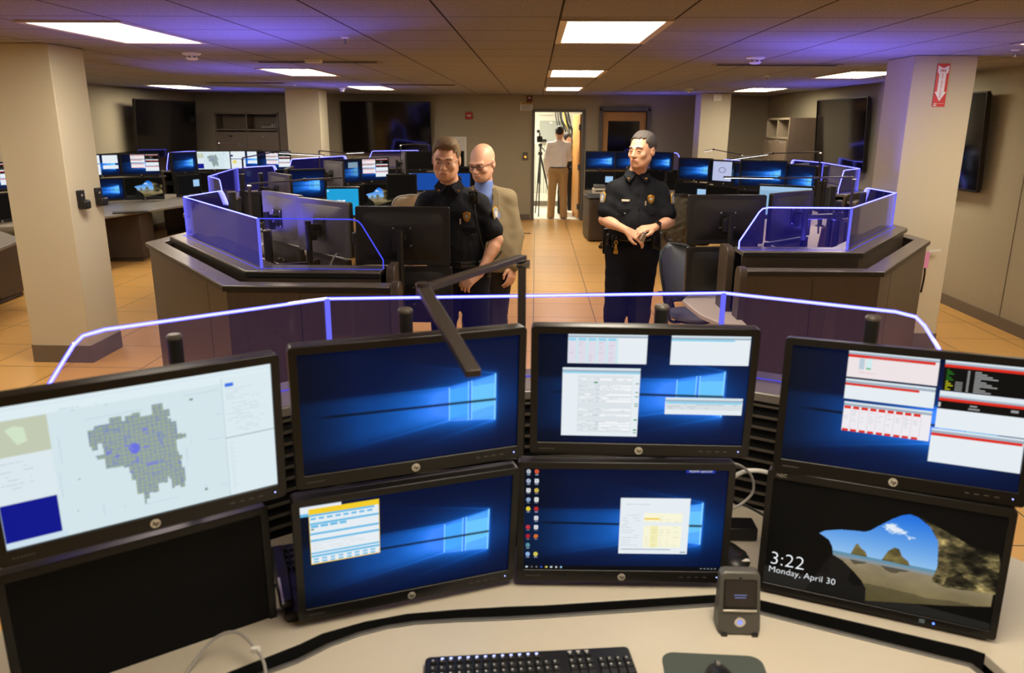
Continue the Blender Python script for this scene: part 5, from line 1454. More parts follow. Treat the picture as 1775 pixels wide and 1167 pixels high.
for s in (0, 1): shoe(PB, JB['an'][s])
glasses(PB, TB, M_black, .0022, w=.021, h=.013)

# --- standing officer on the right, looking to the picture's left
L2 = Vector((.72, 5.52, 0))
J2 = dict(head=(.005, -.055, 1.692), neck=(-.02, .01, 1.508), chest=(-.01, .02, 1.32), pelvis=(-.02, .03, 1.03), belt=1.115,
          sh=[(-.160, .01, 1.418), (.152, .03, 1.410)], el=[(-.232, -.03, 1.215), (.225, -.02, 1.205)], wr=[(-.095, -.205, 1.165), (.105, -.185, 1.185)],
          hip=[(-.105, .04, .97), (.075, .04, .97)], kn=[(-.125, .02, .53), (.055, .03, .53)], an=[(-.14, .06, .09), (.05, .07, .09)])
h2 = [(((-.095, -.205, 1.165), (.85, -.15, -.42), (.1, -.6, .8), 1), dict(curl=(.5, .6, .7, .75))),
      (((.105, -.185, 1.185), (-.93, -.30, -.10), (.0, -.35, .9), -1), dict(curl=(.55, .7, .8, .9)))]
P2, T2, M2, SV2 = officer('police officer standing in the aisle looking aside, silver object in his joined hands', L2, 0, J2, (math.radians(-38), math.radians(2), math.radians(0)), M_hair2, 'short', h2,
                          dict(watch=1, wface=(.2, -.6, .8), belly=.02))
k = MB(); k.box((0, 0, 0), (.030, .028, .055)).cyl((0, 0, .028), (0, 0, .045), .008)
ho = k.build('small_silver_device', M_metal, None, loc=(L2.x + .010, L2.y - .285, 1.125), rot=(.2, .3, .2), bevel=.004); tag(ho, 'small silver device held between the hands of the standing officer', 'device')
k = MB()
for i in range(3): k.tube([(0, 0, 0), (.006 * (i - 1), 0, -.02), (.010 * (i - 1), -.002, -.05)], .0028, n=6); k.box((.010 * (i - 1), -.003, -.055), (.010, .003, .022))
k.tube([(.012 * math.cos(t), 0, .012 + .012 * math.sin(t)) for t in np.linspace(0, 2 * PI, 12, endpoint=False)], .0015, closed=True, sub=1)
ko = k.build('key_ring', M_gold, P2, loc=(-.155, -.155, 1.06))

# --- camera operator in the doorway seen from behind
M_shirtw = mat('shirt_cream', 'F2E8DE', 0.75, var=.05, vscale=30)
M_khaki = mat('trouser_khaki', 'B08D5C', 0.85, var=.08, vscale=30)
LD = Vector((.46, 15.92, 0))
JD = dict(head=(-.01, -.01, 1.700), neck=(0, 0, 1.52), chest=(0, .0, 1.32), pelvis=(0, 0, 1.0), belt=1.03,
          sh=[(-.185, 0, 1.455), (.185, 0, 1.455)], el=[(-.235, -.10, 1.20), (.245, .03, 1.17)], wr=[(-.20, -.22, 1.44), (.225, -.03, .93)],
          hip=[(-.095, 0, .93), (.095, 0, .93)], kn=[(-.11, -.01, .5), (.12, -.01, .5)], an=[(-.125, .03, .09), (.135, .03, .09)])
PD, TD, MD, bD = person('man in a cream shirt and khaki trousers seen from behind in the open doorway', LD, PI, JD, head=(0, 0, 0), skin=M_skin, face=False, vox=.008,
    hands=[(((-.20, -.22, 1.44), (.0, -.2, 1), (0, 1, 0), 1), dict(curl=(.2, .2, .3, .4))), (((.225, -.03, .93), (0, -.1, -1), (1, 0, 0), 1), dict(curl=(.4, .5, .5, .6)))])
VD, QD = sdf_mesh(shirt_ops(JD, .018, 1.0, full=True), .010, cut=lambda X, Y, Z: np.maximum(np.where(np.abs(X) < .2, JD['belt'] - .015 - Z, -1), np.where(np.abs(X) < .15, Z - 1.56, -1)), noise_amp=.003)
np_object('shirt', VD, QD, M_shirtw, PD)
VD, QD = sdf_mesh(trouser_ops(JD, .012, .006), .010, cut=lambda X, Y, Z: Z - JD['belt'], noise_amp=.002); np_object('trousers', VD, QD, M_khaki, PD)
MB().tube([(.168 * math.cos(t), .130 * math.sin(t), 1.022) for t in np.linspace(0, 2 * PI, 24, endpoint=False)], .014, n=8, closed=True, sub=1).build('belt', M_leather, PD)
hair(PD, TD, MD, JD['head'], M_hair3, 'short')
for s in (0, 1): shoe(PD, JD['an'][s], m=mat('sneaker_grey', '77736E', .6))

# --- second person further inside, mostly hidden by him
M_darkc = mat('cloth_black', '131214', .85)
LE = Vector((.66, 16.75, 0))
JE = dict(head=(0, 0, 1.58), neck=(0, 0, 1.40), chest=(0, 0, 1.2), pelvis=(0, 0, .92), belt=.96,
          sh=[(-.16, 0, 1.34), (.16, 0, 1.34)], el=[(-.19, .0, 1.08), (.19, 0, 1.08)], wr=[(-.18, -.1, .86), (.18, -.1, .86)],
          hip=[(-.08, 0, .86), (.08, 0, .86)], kn=[(-.1, 0, .46), (.1, 0, .46)], an=[(-.11, .03, .09), (.11, .03, .09)])
PE, TE, ME_, bE = person('person in black clothes mostly hidden behind the man in the open doorway', LE, PI, JE, skin=M_skin, face=False, vox=.010,
    hands=[(((.18, -.1, .86), (0, -.1, -1), (1, 0, 0), 1), dict()), (((-.18, -.1, .86), (0, -.1, -1), (-1, 0, 0), -1), dict())])
VE, QE = sdf_mesh(shirt_ops(JE, .015, 1.0, full=True), .012, cut=lambda X, Y, Z: np.where(np.abs(X) < .18, np.maximum(.93 - Z, Z - 1.45), -1)); np_object('jacket', VE, QE, M_darkc, PE)
VE, QE = sdf_mesh(trouser_ops(JE, .012), .012, cut=lambda X, Y, Z: Z - .96); np_object('trousers', VE, QE, M_darkc, PE)
hair(PE, TE, ME_, JE['head'], M_hair3, 'short')
for s in (0, 1): shoe(PE, JE['an'][s])
# ------------------------------------------------------------------ ceiling fittings
def ceiling_light(x, y, label):
    e = empty('ceiling_light', (x + .305, y + .61, CEIL_Z), 0, label, 'light', 'recessed ceiling lights')
    mb = MB(); ring_v = []
    o = [(-.303, -.608), (.303, -.608), (.303, .608), (-.303, .608)]; i = [(-.262, -.565), (.262, -.565), (.262, .565), (-.262, .565)]
    vs = [(p[0], p[1], -.012) for p in o] + [(p[0], p[1], -.010) for p in i] + [(p[0], p[1], -.001) for p in o] + [(p[0], p[1], -.001) for p in i]
    fs = []
    for k in range(4):
        j = (k + 1) % 4
        fs += [(k, j, 4 + j, 4 + k), (8 + j, 8 + k, 12 + k, 12 + j), (j, k, 8 + k, 8 + j), (4 + k, 4 + j, 12 + j, 12 + k)]
    mb.add(vs, fs); mb.build('trim', mat('light_trim', 'C8B79C', .5), e, smooth=False)
    MB().box((0, 0, -.004), (.522, 1.128, .004)).build('diffuser', M_diff, e, smooth=False)
    return e
CX = {-5.98: 'far left', -2.93: 'left', .12: 'centre', 3.17: 'right'}
CY = {.50: 'over the foreground console, outside the picture', 4.42: 'nearest', 8.36: 'second', 12.2: 'farthest'}
for x, cn in CX.items():
    for y, rn in CY.items():
        if x == -5.98 and y < 1: continue
        ceiling_light(x + (.02 if x == -2.93 else 0), y + (.11 if (x == -2.93 and y == 4.42) else 0), '%s ceiling light panel of the %s lengthwise row' % (rn, cn) if y > 1 else 'ceiling light panel behind the camera in the %s row' % cn)

def detector(x, y, label, s=1.0, n='smoke_detector'):
    e = empty(n, (x, y, CEIL_Z), 0, label, 'smoke detector', 'smoke detectors on the ceiling')
    MB().lathe([(.0, -.0005), (.075 * s, -.0005), (.075 * s, -.012), (.06 * s, -.02)], n=24).build('base', M_white, e)
    MB().lathe([(.052 * s, -.02), (.05 * s, -.045), (.035 * s, -.058), (0, -.06)], n=24).build('cap', M_white, e)
    mb = MB()
    for k in range(8):
        a = k * PI / 4; mb.box((.049 * s * math.cos(a), .049 * s * math.sin(a), -.036), (.006, .022, .008), R=Rz(a))
    mb.build('vent_slot', M_black, e)
detector(-2.78, 6.55, 'round white smoke detector beside the nearest left light')
detector(1.78, 6.75, 'round white smoke detector on the right of the ceiling, before the long vent')
detector(-3.1, 12.9, 'small white detector near the far left pillar', .8)
detector(2.36, 12.6, 'small white detector near the far right pillar', .8)
def vent(x, y, w, d, label):
    e = empty('ceiling_vent', (x, y, CEIL_Z), 0, label, 'vent', 'ceiling vents')
    MB().box((0, 0, -.004), (w, d, .006)).build('frame', mat('vent_trim', '8A7A66', .6), e)
    MB().box((0, 0, -.0085), (w * .94, d * .55, .003)).build('opening', M_blackmat, e)
    MB().box((0, 0, -.012), (w * .94, d * .12, .004)).build('blade', M_frame, e)
vent(-2.0, 7.45, 1.15, .20, 'long ceiling vent between the left lights, white sensor beside it')
vent(2.2, 7.6, 1.15, .20, 'long ceiling vent on the right near the smoke detector')
vent(-4.1, 11.4, 1.1, .16, 'ceiling vent at the far left near the cream pillar')
vent(-1.7, 11.7, 1.1, .16, 'ceiling vent beyond the farthest left light')
o = MB().box((-1.98, 7.23, CEIL_Z - .014), (.14, .08, .028)).build('ceiling_sensor', M_white, bevel=.004); tag(o, 'small white box sensor on the ceiling by the left vent', 'sensor')
for k, (x, y, lab) in enumerate([(-1.25, 5.35, 'over the left side'), (-3.6, 12.0, 'far left'), (3.45, 6.05, 'by the near right pillar'), (2.6, 9.3, 'right')]):
    e = empty('sprinkler', (x, y, CEIL_Z), 0, 'small pendant sprinkler head on the ceiling, ' + lab, 'sprinkler', 'sprinkler heads')
    MB().lathe([(0, -.0005), (.03, -.0005), (.028, -.008), (.01, -.012)], n=16).build('escutcheon', M_white, e)
    MB().cyl((0, 0, -.01), (0, 0, -.045), .006).lathe([(.004, -.045), (.018, -.047), (.018, -.050), (0, -.050)], n=12).build('deflector', M_metal, e)

# ------------------------------------------------------------------ desk lamps: two-part slim arm on a post
def lamp(label, base, top, elbow, tip, w=.026, lit=True, lit_from=0.0, thick=.012):
    o = empty('desk_lamp', base, 0, label, 'lamp', 'slim desk lamps')
    B = Vector(base); R = lambda p: Vector(p) - B
    mb = MB().bar((0, 0, 0), R(top), w * .8, w * .7, up=(0, 1, 0)); mb.build('post', M_lampdark, o, bevel=.001)
    mb = MB().cyl(R(top) + Vector((-w * .55, 0, .0)), R(top) + Vector((w * .75, 0, .0)), w * .42, n=14, m=0); mb.build('pivot', M_chrome, o)
    t2 = Vector(top) + Vector((0, 0, w * .7))
    MB().bar(R(t2), R(elbow), w, thick).build('arm', M_lampdark, o, bevel=.001)
    MB().cyl(R(elbow) + Vector((0, 0, -thick)), R(elbow) + Vector((0, 0, thick)), w * .55, n=16).build('elbow', M_lampdark, o)
    hd = MB().bar(R(elbow), R(tip), w, thick).build('lamp_head', M_lampdark, o, bevel=.001)
    a = R(elbow) * .88 + R(tip) * .12; b = R(elbow) * .02 + R(tip) * .98
    dz = Vector((0, 0, -thick * .5 - .001))
    MB().bar(a + dz, b + dz, w * (.9 if lit else .6), .003 if lit else .001).build('light_strip', M_tube if lit else M_white, hd, smooth=False)
    return o
lamp('dark foreground desk lamp folded over the monitor with the plain blue desktop', (-.03, 2.0, .69), (-.031, 2.0, 1.507), (-.233, 1.60, 1.523), (-.100, 1.252, 1.450), w=.027, lit=False, thick=.013)
lamp('long thin dark lamp arm over the silver monitor backs of the left near console', (-2.19, 5.9, .69), (-2.161, 5.9, 1.395), (-1.75, 5.95, 1.44), (-1.451, 5.9, 1.462), w=.022, lit=False)
lamp('lamp with a lit underside above the middle left console, post before the white windows', (-3.216, 8.6, .69), (-3.202, 8.6, 1.47), (-2.86, 8.6, 1.545), (-2.298, 8.6, 1.519), w=.02)
lamp('thin lamp before the far left pillar, lit at its right end', (-2.883, 10.5, .69), (-2.873, 10.5, 1.488), (-2.534, 10.5, 1.473), (-2.272, 10.5, 1.485), w=.018)
lamp('far thin lamp in front of the left wall cupboard', (-5.363, 13.4, .69), (-5.363, 13.4, 1.512), (-5.08, 13.4, 1.50), (-4.812, 13.4, 1.482), w=.018, lit=False)
lamp('far thin lamp left of the captain under the wall screen', (-2.283, 13.3, .69), (-2.256, 13.3, 1.497), (-2.0, 13.3, 1.527), (-1.75, 13.3, 1.51), w=.018, lit=False)
lamp('far lamp with a short bright tip, right of the officer', (2.878, 11, .69), (2.827, 11, 1.457), (2.436, 11, 1.539), (2.312, 11, 1.515), w=.018)
lamp('lamp with a long bright tube slanting above the right cluster', (3.182, 8.8, .69), (3.104, 8.8, 1.569), (2.60, 8.8, 1.566), (2.139, 8.8, 1.5), w=.02)
lamp('lamp with a level bright tube just above the right near monitor backs', (2.513, 6.3, .69), (2.508, 6.3, 1.455), (1.93, 6.3, 1.46), (1.49, 6.3, 1.464), w=.022)

# ------------------------------------------------------------------ monitor poles
def pole(x, y, top, label, group='monitor poles', r=.0185, arms=()):
    o = empty('monitor_pole', (x, y, .69), 0, label, 'pole', group)
    MB().cyl((0, 0, .0), (0, 0, top - .69 - .006), r, n=20).build('tube', M_black, o)
    MB().lathe([(r + .001, 0), (r + .001, .006), (r * .8, .011), (0, .012)], (0, 0, top - .69 - .008), n=20).build('cap', mat('pole_cap', '4B443C', .4), o)
    MB().lathe([(0, 0), (.05, 0), (.05, .012), (.025, .02)], n=20).build('foot', M_black, o)
    for (dx, dy, z) in arms:
        k = MB(); k.cyl((0, 0, z - .69 - .03), (0, 0, z - .69 + .03), r * 1.5, n=16); k.bar((0, 0, z - .69), (dx, dy, z - .69), .045, .035); k.cyl((dx, dy, z - .69 - .03), (dx, dy, z - .69 + .03), .02, n=14)
        k.build('arm', M_black, o, bevel=.003)
    return o
pole(-.885, 1.82, 1.352, 'black monitor pole left of the others, above the town map monitor', arms=((.07, -.26, 1.22), (.03, -.24, .84)))
pole(-.332, 1.95, 1.395, 'black monitor pole left of the foreground lamp', arms=((.03, -.19, 1.22), (.02, -.19, .88)))
pole(.333, 1.97, 1.408, 'black monitor pole left of the centre right acrylic seam', arms=((-.06, -.07, 1.22), (-.08, -.08, .88)))
pole(.872, 1.96, 1.388, 'black monitor pole at the right, behind the red striped windows', arms=((0, -.12, 1.20), (0, -.15, .86)))
for (x, y, t, lab, ar) in [(-2.36, 5.8, 1.205, 'short black pole at the left end of the left near console', ()), (-2.40, 6.15, 1.33, 'taller black pole at the left end of the left near console', ((.35, -.3, 1.1),)),
                           (-1.62, 4.66, 1.23, 'black pole behind the corner of the left near console', ((.25, .15, 1.0),)), (-1.05, 4.60, 1.235, 'black pole behind the clear acrylic', ((.2, -.05, 1.20),)),
                           (-3.0, 8.0, 1.35, 'black pole inside the middle left console, nearer one', ((.3, .1, 1.15),)), (-2.98, 8.5, 1.33, 'black pole inside the middle left console, farther one', ((.3, .0, 1.15),)),
                           (-2.45, 5.35 + .6, 1.18, 'low black pole beside the acrylic bend on the left', ()),
                           (2.30, 6.0, 1.314, 'black pole behind the deep blue acrylic on the right', ((-.3, -.1, 1.2),)), (2.72, 6.6, 1.33, 'black pole near the outer end of the right near console', ()),
                           (2.62, 7.0, 1.35, 'tall square looking black pole right of the level lamp', ()), (3.44, 9.5, 1.40, 'tall black pole before the right wall screen', ((-.3, .1, 1.2),)),
                           (1.62, 5.75, 1.25, 'black pole behind the wide monitor back on the right', ((-.22, -.18, 1.2),))]:
    pole(x, y, t, lab, 'monitor poles further back', r=.032 if x < -2.3 and y < 7 else .026, arms=ar)
# loops of cable and arm hardware behind the near monitor backs
def cable(label, pts, r, m, name='cable', cat='cable', group=None):
    o = MB().tube(pts, r, n=8, sub=8).build(name, m, None); return tag(o, label, cat, group)
cable('pale thick cable arching between the centre and the sea cave monitor', [(.50, 1.98, .86), (.545, 1.99, .905), (.60, 1.99, .938), (.67, 1.98, .930), (.74, 1.97, .87), (.76, 1.98, .74)], .0065, M_label)
cable('thin grey cable looping below the centre upper monitor', [(.50, 1.95, .93), (.535, 1.97, .962), (.565, 1.97, .965), (.605, 1.98, .93), (.615, 1.98, .88), (.58, 1.97, .845), (.53, 1.95, .83)], .0038, M_cablegrey)
cable('dark cable running down to the right behind the centre lower monitor', [(.54, 2.0, .86), (.60, 2.0, .83), (.67, 2.0, .79), (.73, 2.0, .74)], .0038, mat('cable_mid', '3A3835', .5))
cable('thin grey cable with a white tag arching over the dark gap at the lower left', [(-.745, 1.36, .693), (-.735, 1.405, .715), (-.705, 1.47, .745), (-.66, 1.49, .752), (-.61, 1.463, .735), (-.58, 1.435, .715), (-.565, 1.40, .693)], .0036, M_cablegrey)
tag(MB().box((-.605, 1.458, .732), (.018, .012, .012)).build('cable_tag', M_label, bevel=.001), 'small white tag wrapped round the thin cable at the lower left', 'tag')
cable('black cable squiggle behind the foreground phone on the left', [(-.66, 1.86, .70), (-.64, 1.84, .76), (-.63, 1.82, .72), (-.62, 1.80, .70), (-.66, 1.76, .697), (-.70, 1.74, .697)], .003, M_cable)
for (x, y, z, s, lab) in [(-1.15, 4.75, 1.10, 1, 'arching white cable behind the clear acrylic'), (-1.85, 4.95, 1.08, 1, 'arching white cable behind the deep blue acrylic'), (1.72, 5.62, 1.02, .8, 'short white cable behind the blue acrylic on the right')]:
    cable(lab, [(x - .14 * s, y, .78), (x - .12 * s, y, z - .1), (x - .04 * s, y, z), (x + .05 * s, y, z - .03), (x + .10 * s, y, z - .15), (x + .12 * s, y, .80)], .005, M_label)

# ------------------------------------------------------------------ things on the foreground desk
kb = empty('keyboard', (.008, 1.425, .692), math.radians(6.9), 'black keyboard with small blue lit marks, at the bottom edge of the picture', 'keyboard')
MB().prism([(x, z) for x, z in rrect(.462, .165, .012, 4)], 0, .016).build('base', M_black, kb, bevel=.003)
M_key = mat('key_plastic', '1B1A19', .5); M_keytext = mat('key_text', 'B8B4AE', .5)
def key(x, y, w, h, leg=True, lit=False):
    mb = MB(); t = .0
    mb.add([(x - w / 2, y - h / 2, .016), (x + w / 2, y - h / 2, .016), (x + w / 2, y + h / 2, .016), (x - w / 2, y + h / 2, .016), (x - w / 2 + .002, y - h / 2 + .002, .0225), (x + w / 2 - .002, y - h / 2 + .002, .0225), (x + w / 2 - .002, y + h / 2 - .0015, .0225), (x - w / 2 + .002, y + h / 2 - .0015, .0225)],
           [(3, 2, 1, 0), (4, 5, 6, 7), (0, 1, 5, 4), (1, 2, 6, 5), (2, 3, 7, 6), (3, 0, 4, 7)])
    mb.box((x - w * .12, y + h * .12, .0229), (.0035, .0045, .0006), 1)
    return mb.build('key', [M_key, M_led if lit else M_keytext], kb, bevel=.0008)
cols = [-.212 + i * .0192 for i in range(15)] + [.094 + i * .0192 for i in range(3)] + [.160 + i * .0192 for i in range(4)]
for i, x in enumerate(cols):
    if 0 < i < 13: key(x, .058, .0150, .012)
    elif i in (0, 15, 16, 17): key(x, .058, .0150, .012)
for i, x in enumerate(cols): key(x, .034, .0172, .0172)
for i, x in enumerate(cols): key(x, .0145, .0172, .0172)
mb = MB()
for r_ in range(4):
    for x in cols: mb.box((x, -.005 - r_ * .0195, .0195), (.0165, .0165, .006))
mb.build('keys', M_key, kb, bevel=.001, kind='stuff')
mb = MB()
for i in range(1, 13): mb.box((cols[i], .073, .0163), (.006, .004, .0008))
mb.build('indicator_light', M_led, kb, smooth=False)
mb = MB()
for i in (15, 16, 17): mb.box((cols[i], .073, .0163), (.009, .004, .0008))
mb.build('status_window', M_keytext, kb, smooth=False)
mp = MB().prism([(x, z) for x, z in rrect(.225, .19, .030, 8)], 0, .003).build('mouse_pad', mat('mouse_pad_grey', '3F4640', .85)); mp.location = (.412, 1.437, .6905); mp.rotation_euler = (0, 0, math.radians(-2))
tag(mp, 'dark grey green mouse pad right of the keyboard', 'mouse pad')
V, Q = sdf_mesh([('e', (0, 0, .012), (.032, .055, .022), None, .01), ('e', (0, -.02, .016), (.030, .038, .022), None, .02)], .003, cut=lambda X, Y, Z: -Z)
ms = np_object('mouse', V, Q, M_black, None); ms.location = (.413, 1.425, .694); tag(ms, 'black mouse on the dark grey green mouse pad', 'mouse')
MB().cyl((-.004, .035, .028), (.004, .035, .028), .009).build('scroll_wheel', M_frame, ms)
# desk intercom with small screen
ic = empty('desk_intercom', (.499, 1.605, .69), 0, 'grey upright desk intercom with a small dark screen and a blue lit button', 'intercom')
mb = MB(); P = rrect(.100, .148, .014, 5, 0, .076); n = len(P)
def tiltp(x, z, y): return (x * (1 - .06 * z / .15), y + z * .22, z)
mb.add([tiltp(x, z, 0) for x, z in P] + [tiltp(x, z, .055 if z < .03 else .028) for x, z in P], [tuple(range(n)), tuple(range(n, 2 * n))[::-1]] + [(i, n + i, n + (i + 1) % n, (i + 1) % n) for i in range(n)])
mb.build('housing', mat('intercom_grey', '57544E', .45, metal=.2), ic, bevel=.004)
def tplate(pts, d0, d1, m, name, par=ic):
    mb = MB(); n = len(pts)
    mb.add([tiltp(x, z, -d1) for x, z in pts] + [tiltp(x, z, -d0) for x, z in pts], [tuple(range(n)), tuple(range(n, 2 * n))[::-1]] + [(i, n + i, n + (i + 1) % n, (i + 1) % n) for i in range(n)])
    return mb.build(name, m, par)
tplate(rrect(.082, .070, .004, 3, 0, .098), -.001, .0012, M_black, 'screen_surround')
sc_ = tplate(rrect(.074, .060, .002, 3, 0, .100), .001, .0018, mat('intercom_screen', '2B2522', .3), 'screen')
for k, w_ in enumerate((.030, .026)):
    MB().box(tiltp(0, .097 - k * .006, -.0021), (w_, .0004, .0018)).build('screen_text', emis('screen_dim_blue', (.25, .3, .6), .8), sc_, smooth=False)
MB().box(tiltp(0, .060, -.002), (.080, .004, .005)).build('silver_bar', M_silver, ic, bevel=.001)
MB().cyl(tiltp(0, .134, .001), tiltp(0, .134, -.003), .004).build('lens', M_tvscreen, ic)
bt = MB().cyl(tiltp(0, .034, .001), tiltp(0, .034, -.004), .013, n=24).build('button', M_chrome, ic)
MB().cyl(tiltp(0, .034, -.003), tiltp(0, .034, -.0048), .0065, n=16).build('button_light', emis('button_blue', (.35, .4, 1.0), 1.0), bt)
mb = MB()
for sx in (-.036, .036): mb.box((sx, .02, .004), (.014, .05, .008))
mb.build('foot', M_black, ic)
# spare mouse behind the centre monitors
V, Q = sdf_mesh([('e', (0, -.02, .010), (.042, .050, .020), None, .01), ('e', (-.004, .04, .008), (.018, .055, .014), None, .04)], .003, cut=lambda X, Y, Z: -Z)
tm = np_object('spare_mouse', V, Q, M_black, None); tm.location = (.565, 1.945, .692); tag(tm, 'black teardrop mouse with a red mark, half hidden behind the centre lower monitor', 'mouse')
MB().cyl((0.006, -.02, .024), (.006, -.02, .0305), .026, n=24).build('disc', M_blackmat, tm)
MB().bar((.002, -.008, .0312), (.012, -.030, .0312), .004, .001).build('red_mark', M_red, tm)
MB().box((.018, -.048, .0245), (.030, .012, .002)).build('white_mark', M_label, tm)
o = MB().box((.60, 2.075, .712), (.12, .07, .04)).build('adapter_box', M_black, None, bevel=.004, rot=(0, 0, 0)); tag(o, 'flat black adapter box on the rear worktop behind the spare mouse', 'adapter')
o = MB().add([(.545, 2.04, .75), (.575, 2.03, .752), (.590, 2.07, .80), (.552, 2.075, .812), (.545, 2.045, .752), (.575, 2.035, .754), (.590, 2.075, .802), (.552, 2.08, .814)], [(0, 1, 2, 3), (7, 6, 5, 4), (0, 4, 5, 1), (1, 5, 6, 2), (2, 6, 7, 3), (3, 7, 4, 0)]).build('paper_tag', M_label); tag(o, 'small white paper tag hanging behind the centre monitors', 'tag')
# desk phone between the two left columns of monitors
ph = empty('desk_phone', (-.555, 1.765, .69), math.radians(24), 'black desk phone between the switched-off monitor and the yellow form monitor', 'phone')
mb = MB(); mb.add([(-.09, -.13, 0), (.09, -.13, 0), (.09, .12, 0), (-.09, .12, 0), (-.09, -.13, .025), (.09, -.13, .025), (.09, .12, .075), (-.09, .12, .075)], [(3, 2, 1, 0), (4, 5, 6, 7), (0, 1, 5, 4), (1, 2, 6, 5), (2, 3, 7, 6), (3, 0, 4, 7)])
mb.build('base', M_black, ph, bevel=.006)
mb = MB()
for i in range(5):
    for j in range(4): mb.box((-.07 + i * .024, .09 - j * .022, .0735 - j * .0044), (.018, .015, .008))
mb.build('keypad', mat('keypad_grey', '2B2B30', .5), ph)
o = MB().bar((-.085, -.11, .036), (-.085, .10, .078), .035, .025).build('handset', M_black, ph, bevel=.008)
MB().bar((-.095, -.12, .05), (-.095, -.03, .068), .006, .002).build('trim_line', M_silver, ph)

# ------------------------------------------------------------------ pillar and wall fittings
def holder(y, label):
    e = empty('radio_holder', (-3.51, y, 1.275), 0, label, 'holder', 'black holders on the near left pillar')
    MB().box((.012, 0, .03), (.024, .085, .085)).build('back_plate', M_black, e, bevel=.006)
    MB().box((.035, -.005, -.035), (.07, .085, .07)).build('cup', M_black, e, bevel=.016, seg=3)
    MB().box((.026, -.005, .035), (.004, .014, .014)).build('emblem', M_silver, e)
holder(5.95, 'black wall holder on the near left pillar, the closer of two')
holder(6.20, 'black wall holder on the near left pillar, the farther of two')
o = MB().box((3.15, 14.225, 2.33), (.15, .05, .13)).build('wall_box', M_white, bevel=.006); tag(o, 'white box near the top of the far right cream pillar', 'box')
# fire extinguisher sign
sg = empty('fire_extinguisher_sign', (3.2055, 6.556, 2.175), 0, 'red fire extinguisher sign with white arrow on the near right pillar', 'sign')
MB().plate(rrect(.098, .325, .002, 2), -.003, 0).build('board', mat('sign_red', 'D0252B', .35), sg)
ar = [(-.042, .150), (0, .128), (.042, .150), (.042, .098), (.027, .085), (.027, -.050), (.044, -.050), (.0, -.122), (-.044, -.050), (-.027, -.050), (-.027, .085), (-.042, .098)]
MB().plate(ar, -.0042, -.003).build('arrow', mat('sign_white', 'F2EEE6', .5), sg)
Mrt = mat('sign_letter_red', 'B9202A', .5)
text_mesh('FIRE', .026, Mrt, 'lettering', sg, (0, -.0044, .108), extr=.0004, bold=.0006)
for k, ch in enumerate('EXTINGUISHER'): text_mesh(ch, .0175, Mrt, 'lettering', sg, (0, -.0044, .084 - k * .0158), extr=.0004, bold=.0004)
MB().box((-.028, -.0035, -.139), (.024, .001, .006)).box((-.03, -.0035, -.152), (.026, .001, .010)).box((.015, -.0035, -.139), (.05, .001, .002)).build('small_print', M_label, sg, smooth=False)
# extinguisher
ex = empty('fire_extinguisher', (3.165, 6.475, .40), 0, 'red fire extinguisher with a pink tag, mostly hidden behind the right console', 'fire extinguisher')
MB().lathe([(0, 0), (.06, 0), (.066, .01), (.066, .27), (.05, .33), (.022, .355), (.022, .37)], n=24).build('cylinder', M_red, ex)
MB().box((0, 0, .39), (.035, .05, .035)).bar((0, 0, .41), (.10, -.02, .425), .018, .008).bar((0, 0, .40), (.09, -.02, .385), .018, .006).build('valve_handle', M_metal, ex)
MB().tube([(0, -.02, .39), (.05, -.04, .37), (.075, -.03, .28), (.072, -.02, .12)], .008, n=8).build('hose', M_black, ex)
MB().plate(rrect(.058, .13, .006, 3, .05, .40), -.062, -.060).build('pink_tag', mat('tag_pink', 'D48BB4', .6), ex)
MB().box((0, .075, .15), (.05, .03, .3)).build('bracket', M_metal, ex)
o = MB().bar((3.27, 6.50, .862), (3.37, 6.50, .870), .012, .014).build('bracket_bar', M_label); tag(o, 'short white bar sticking out above the pink tag of the fire extinguisher', 'bar')

def wall_item(name, c, s, m, label, cat, bevel=.003):
    o = MB().box((0, 0, 0), s).build(name, m, None, loc=c, bevel=bevel); return tag(o, label, cat)
pl = wall_item('fire_alarm', (-1.305, YB - .025, 2.01), (.13, .05, .13), M_red, 'square red fire alarm pull box on the back wall', 'fire alarm', .008)
MB().box((0, -.027, .0), (.07, .006, .028)).build('pull_bar', M_label, pl); MB().box((0, -.0265, -.04), (.07, .004, .012)).build('plate', M_red, pl)
st = wall_item('alarm_strobe', (-.13, YB - .03, 2.325), (.105, .06, .12), mat('strobe_red', '6E1A16', .4), 'dark red alarm strobe above the caution sign', 'alarm', .006)
MB().box((0, -.033, .02), (.04, .01, .035)).build('strobe_lens', M_label, st, bevel=.003)
cs = wall_item('caution_sign', (-.19, YB - .006, 2.19), (.24, .012, .155), M_label, 'small white caution sign with yellow header left of the doorway', 'sign', .001)
MB().box((0, -.0066, .055), (.236, .002, .042)).build('header', mat('sign_yellow', 'C9A227', .5), cs, smooth=False)
text_mesh('CAUTION', .042, M_black, 'lettering', cs, (0, -.0080, .055), extr=.0004, bold=.0008)
mb = MB()
for k in range(5): mb.box((0, -.0066, .022 - k * .020), (.19 - .02 * (k % 2), .001, .007))
mb.build('text_line', M_frame, cs, smooth=False)
rd = wall_item('card_reader', (-.20, YB - .02, 1.25), (.10, .04, .145), M_frame, 'grey card reader with an orange light beside the doorway', 'card reader', .008)
MB().box((.0, -.0215, -.015), (.035, .004, .03)).build('orange_light', emis('reader_orange', (1, .35, .03), 2.5), rd)
pf = empty('picture_frame', (-1.57, YB - .02, 1.33), 0, 'white framed notice on the back wall behind the captain', 'picture frame')
mb = MB(); ring(mb, rrect(.42, .56, .003, 1), rrect(.36, .50, .002, 1), -.012, .015); mb.build('frame', M_white, pf, bevel=.003)
MB().box((0, .005, 0), (.37, .01, .51)).build('sheet', M_label, pf, smooth=False)
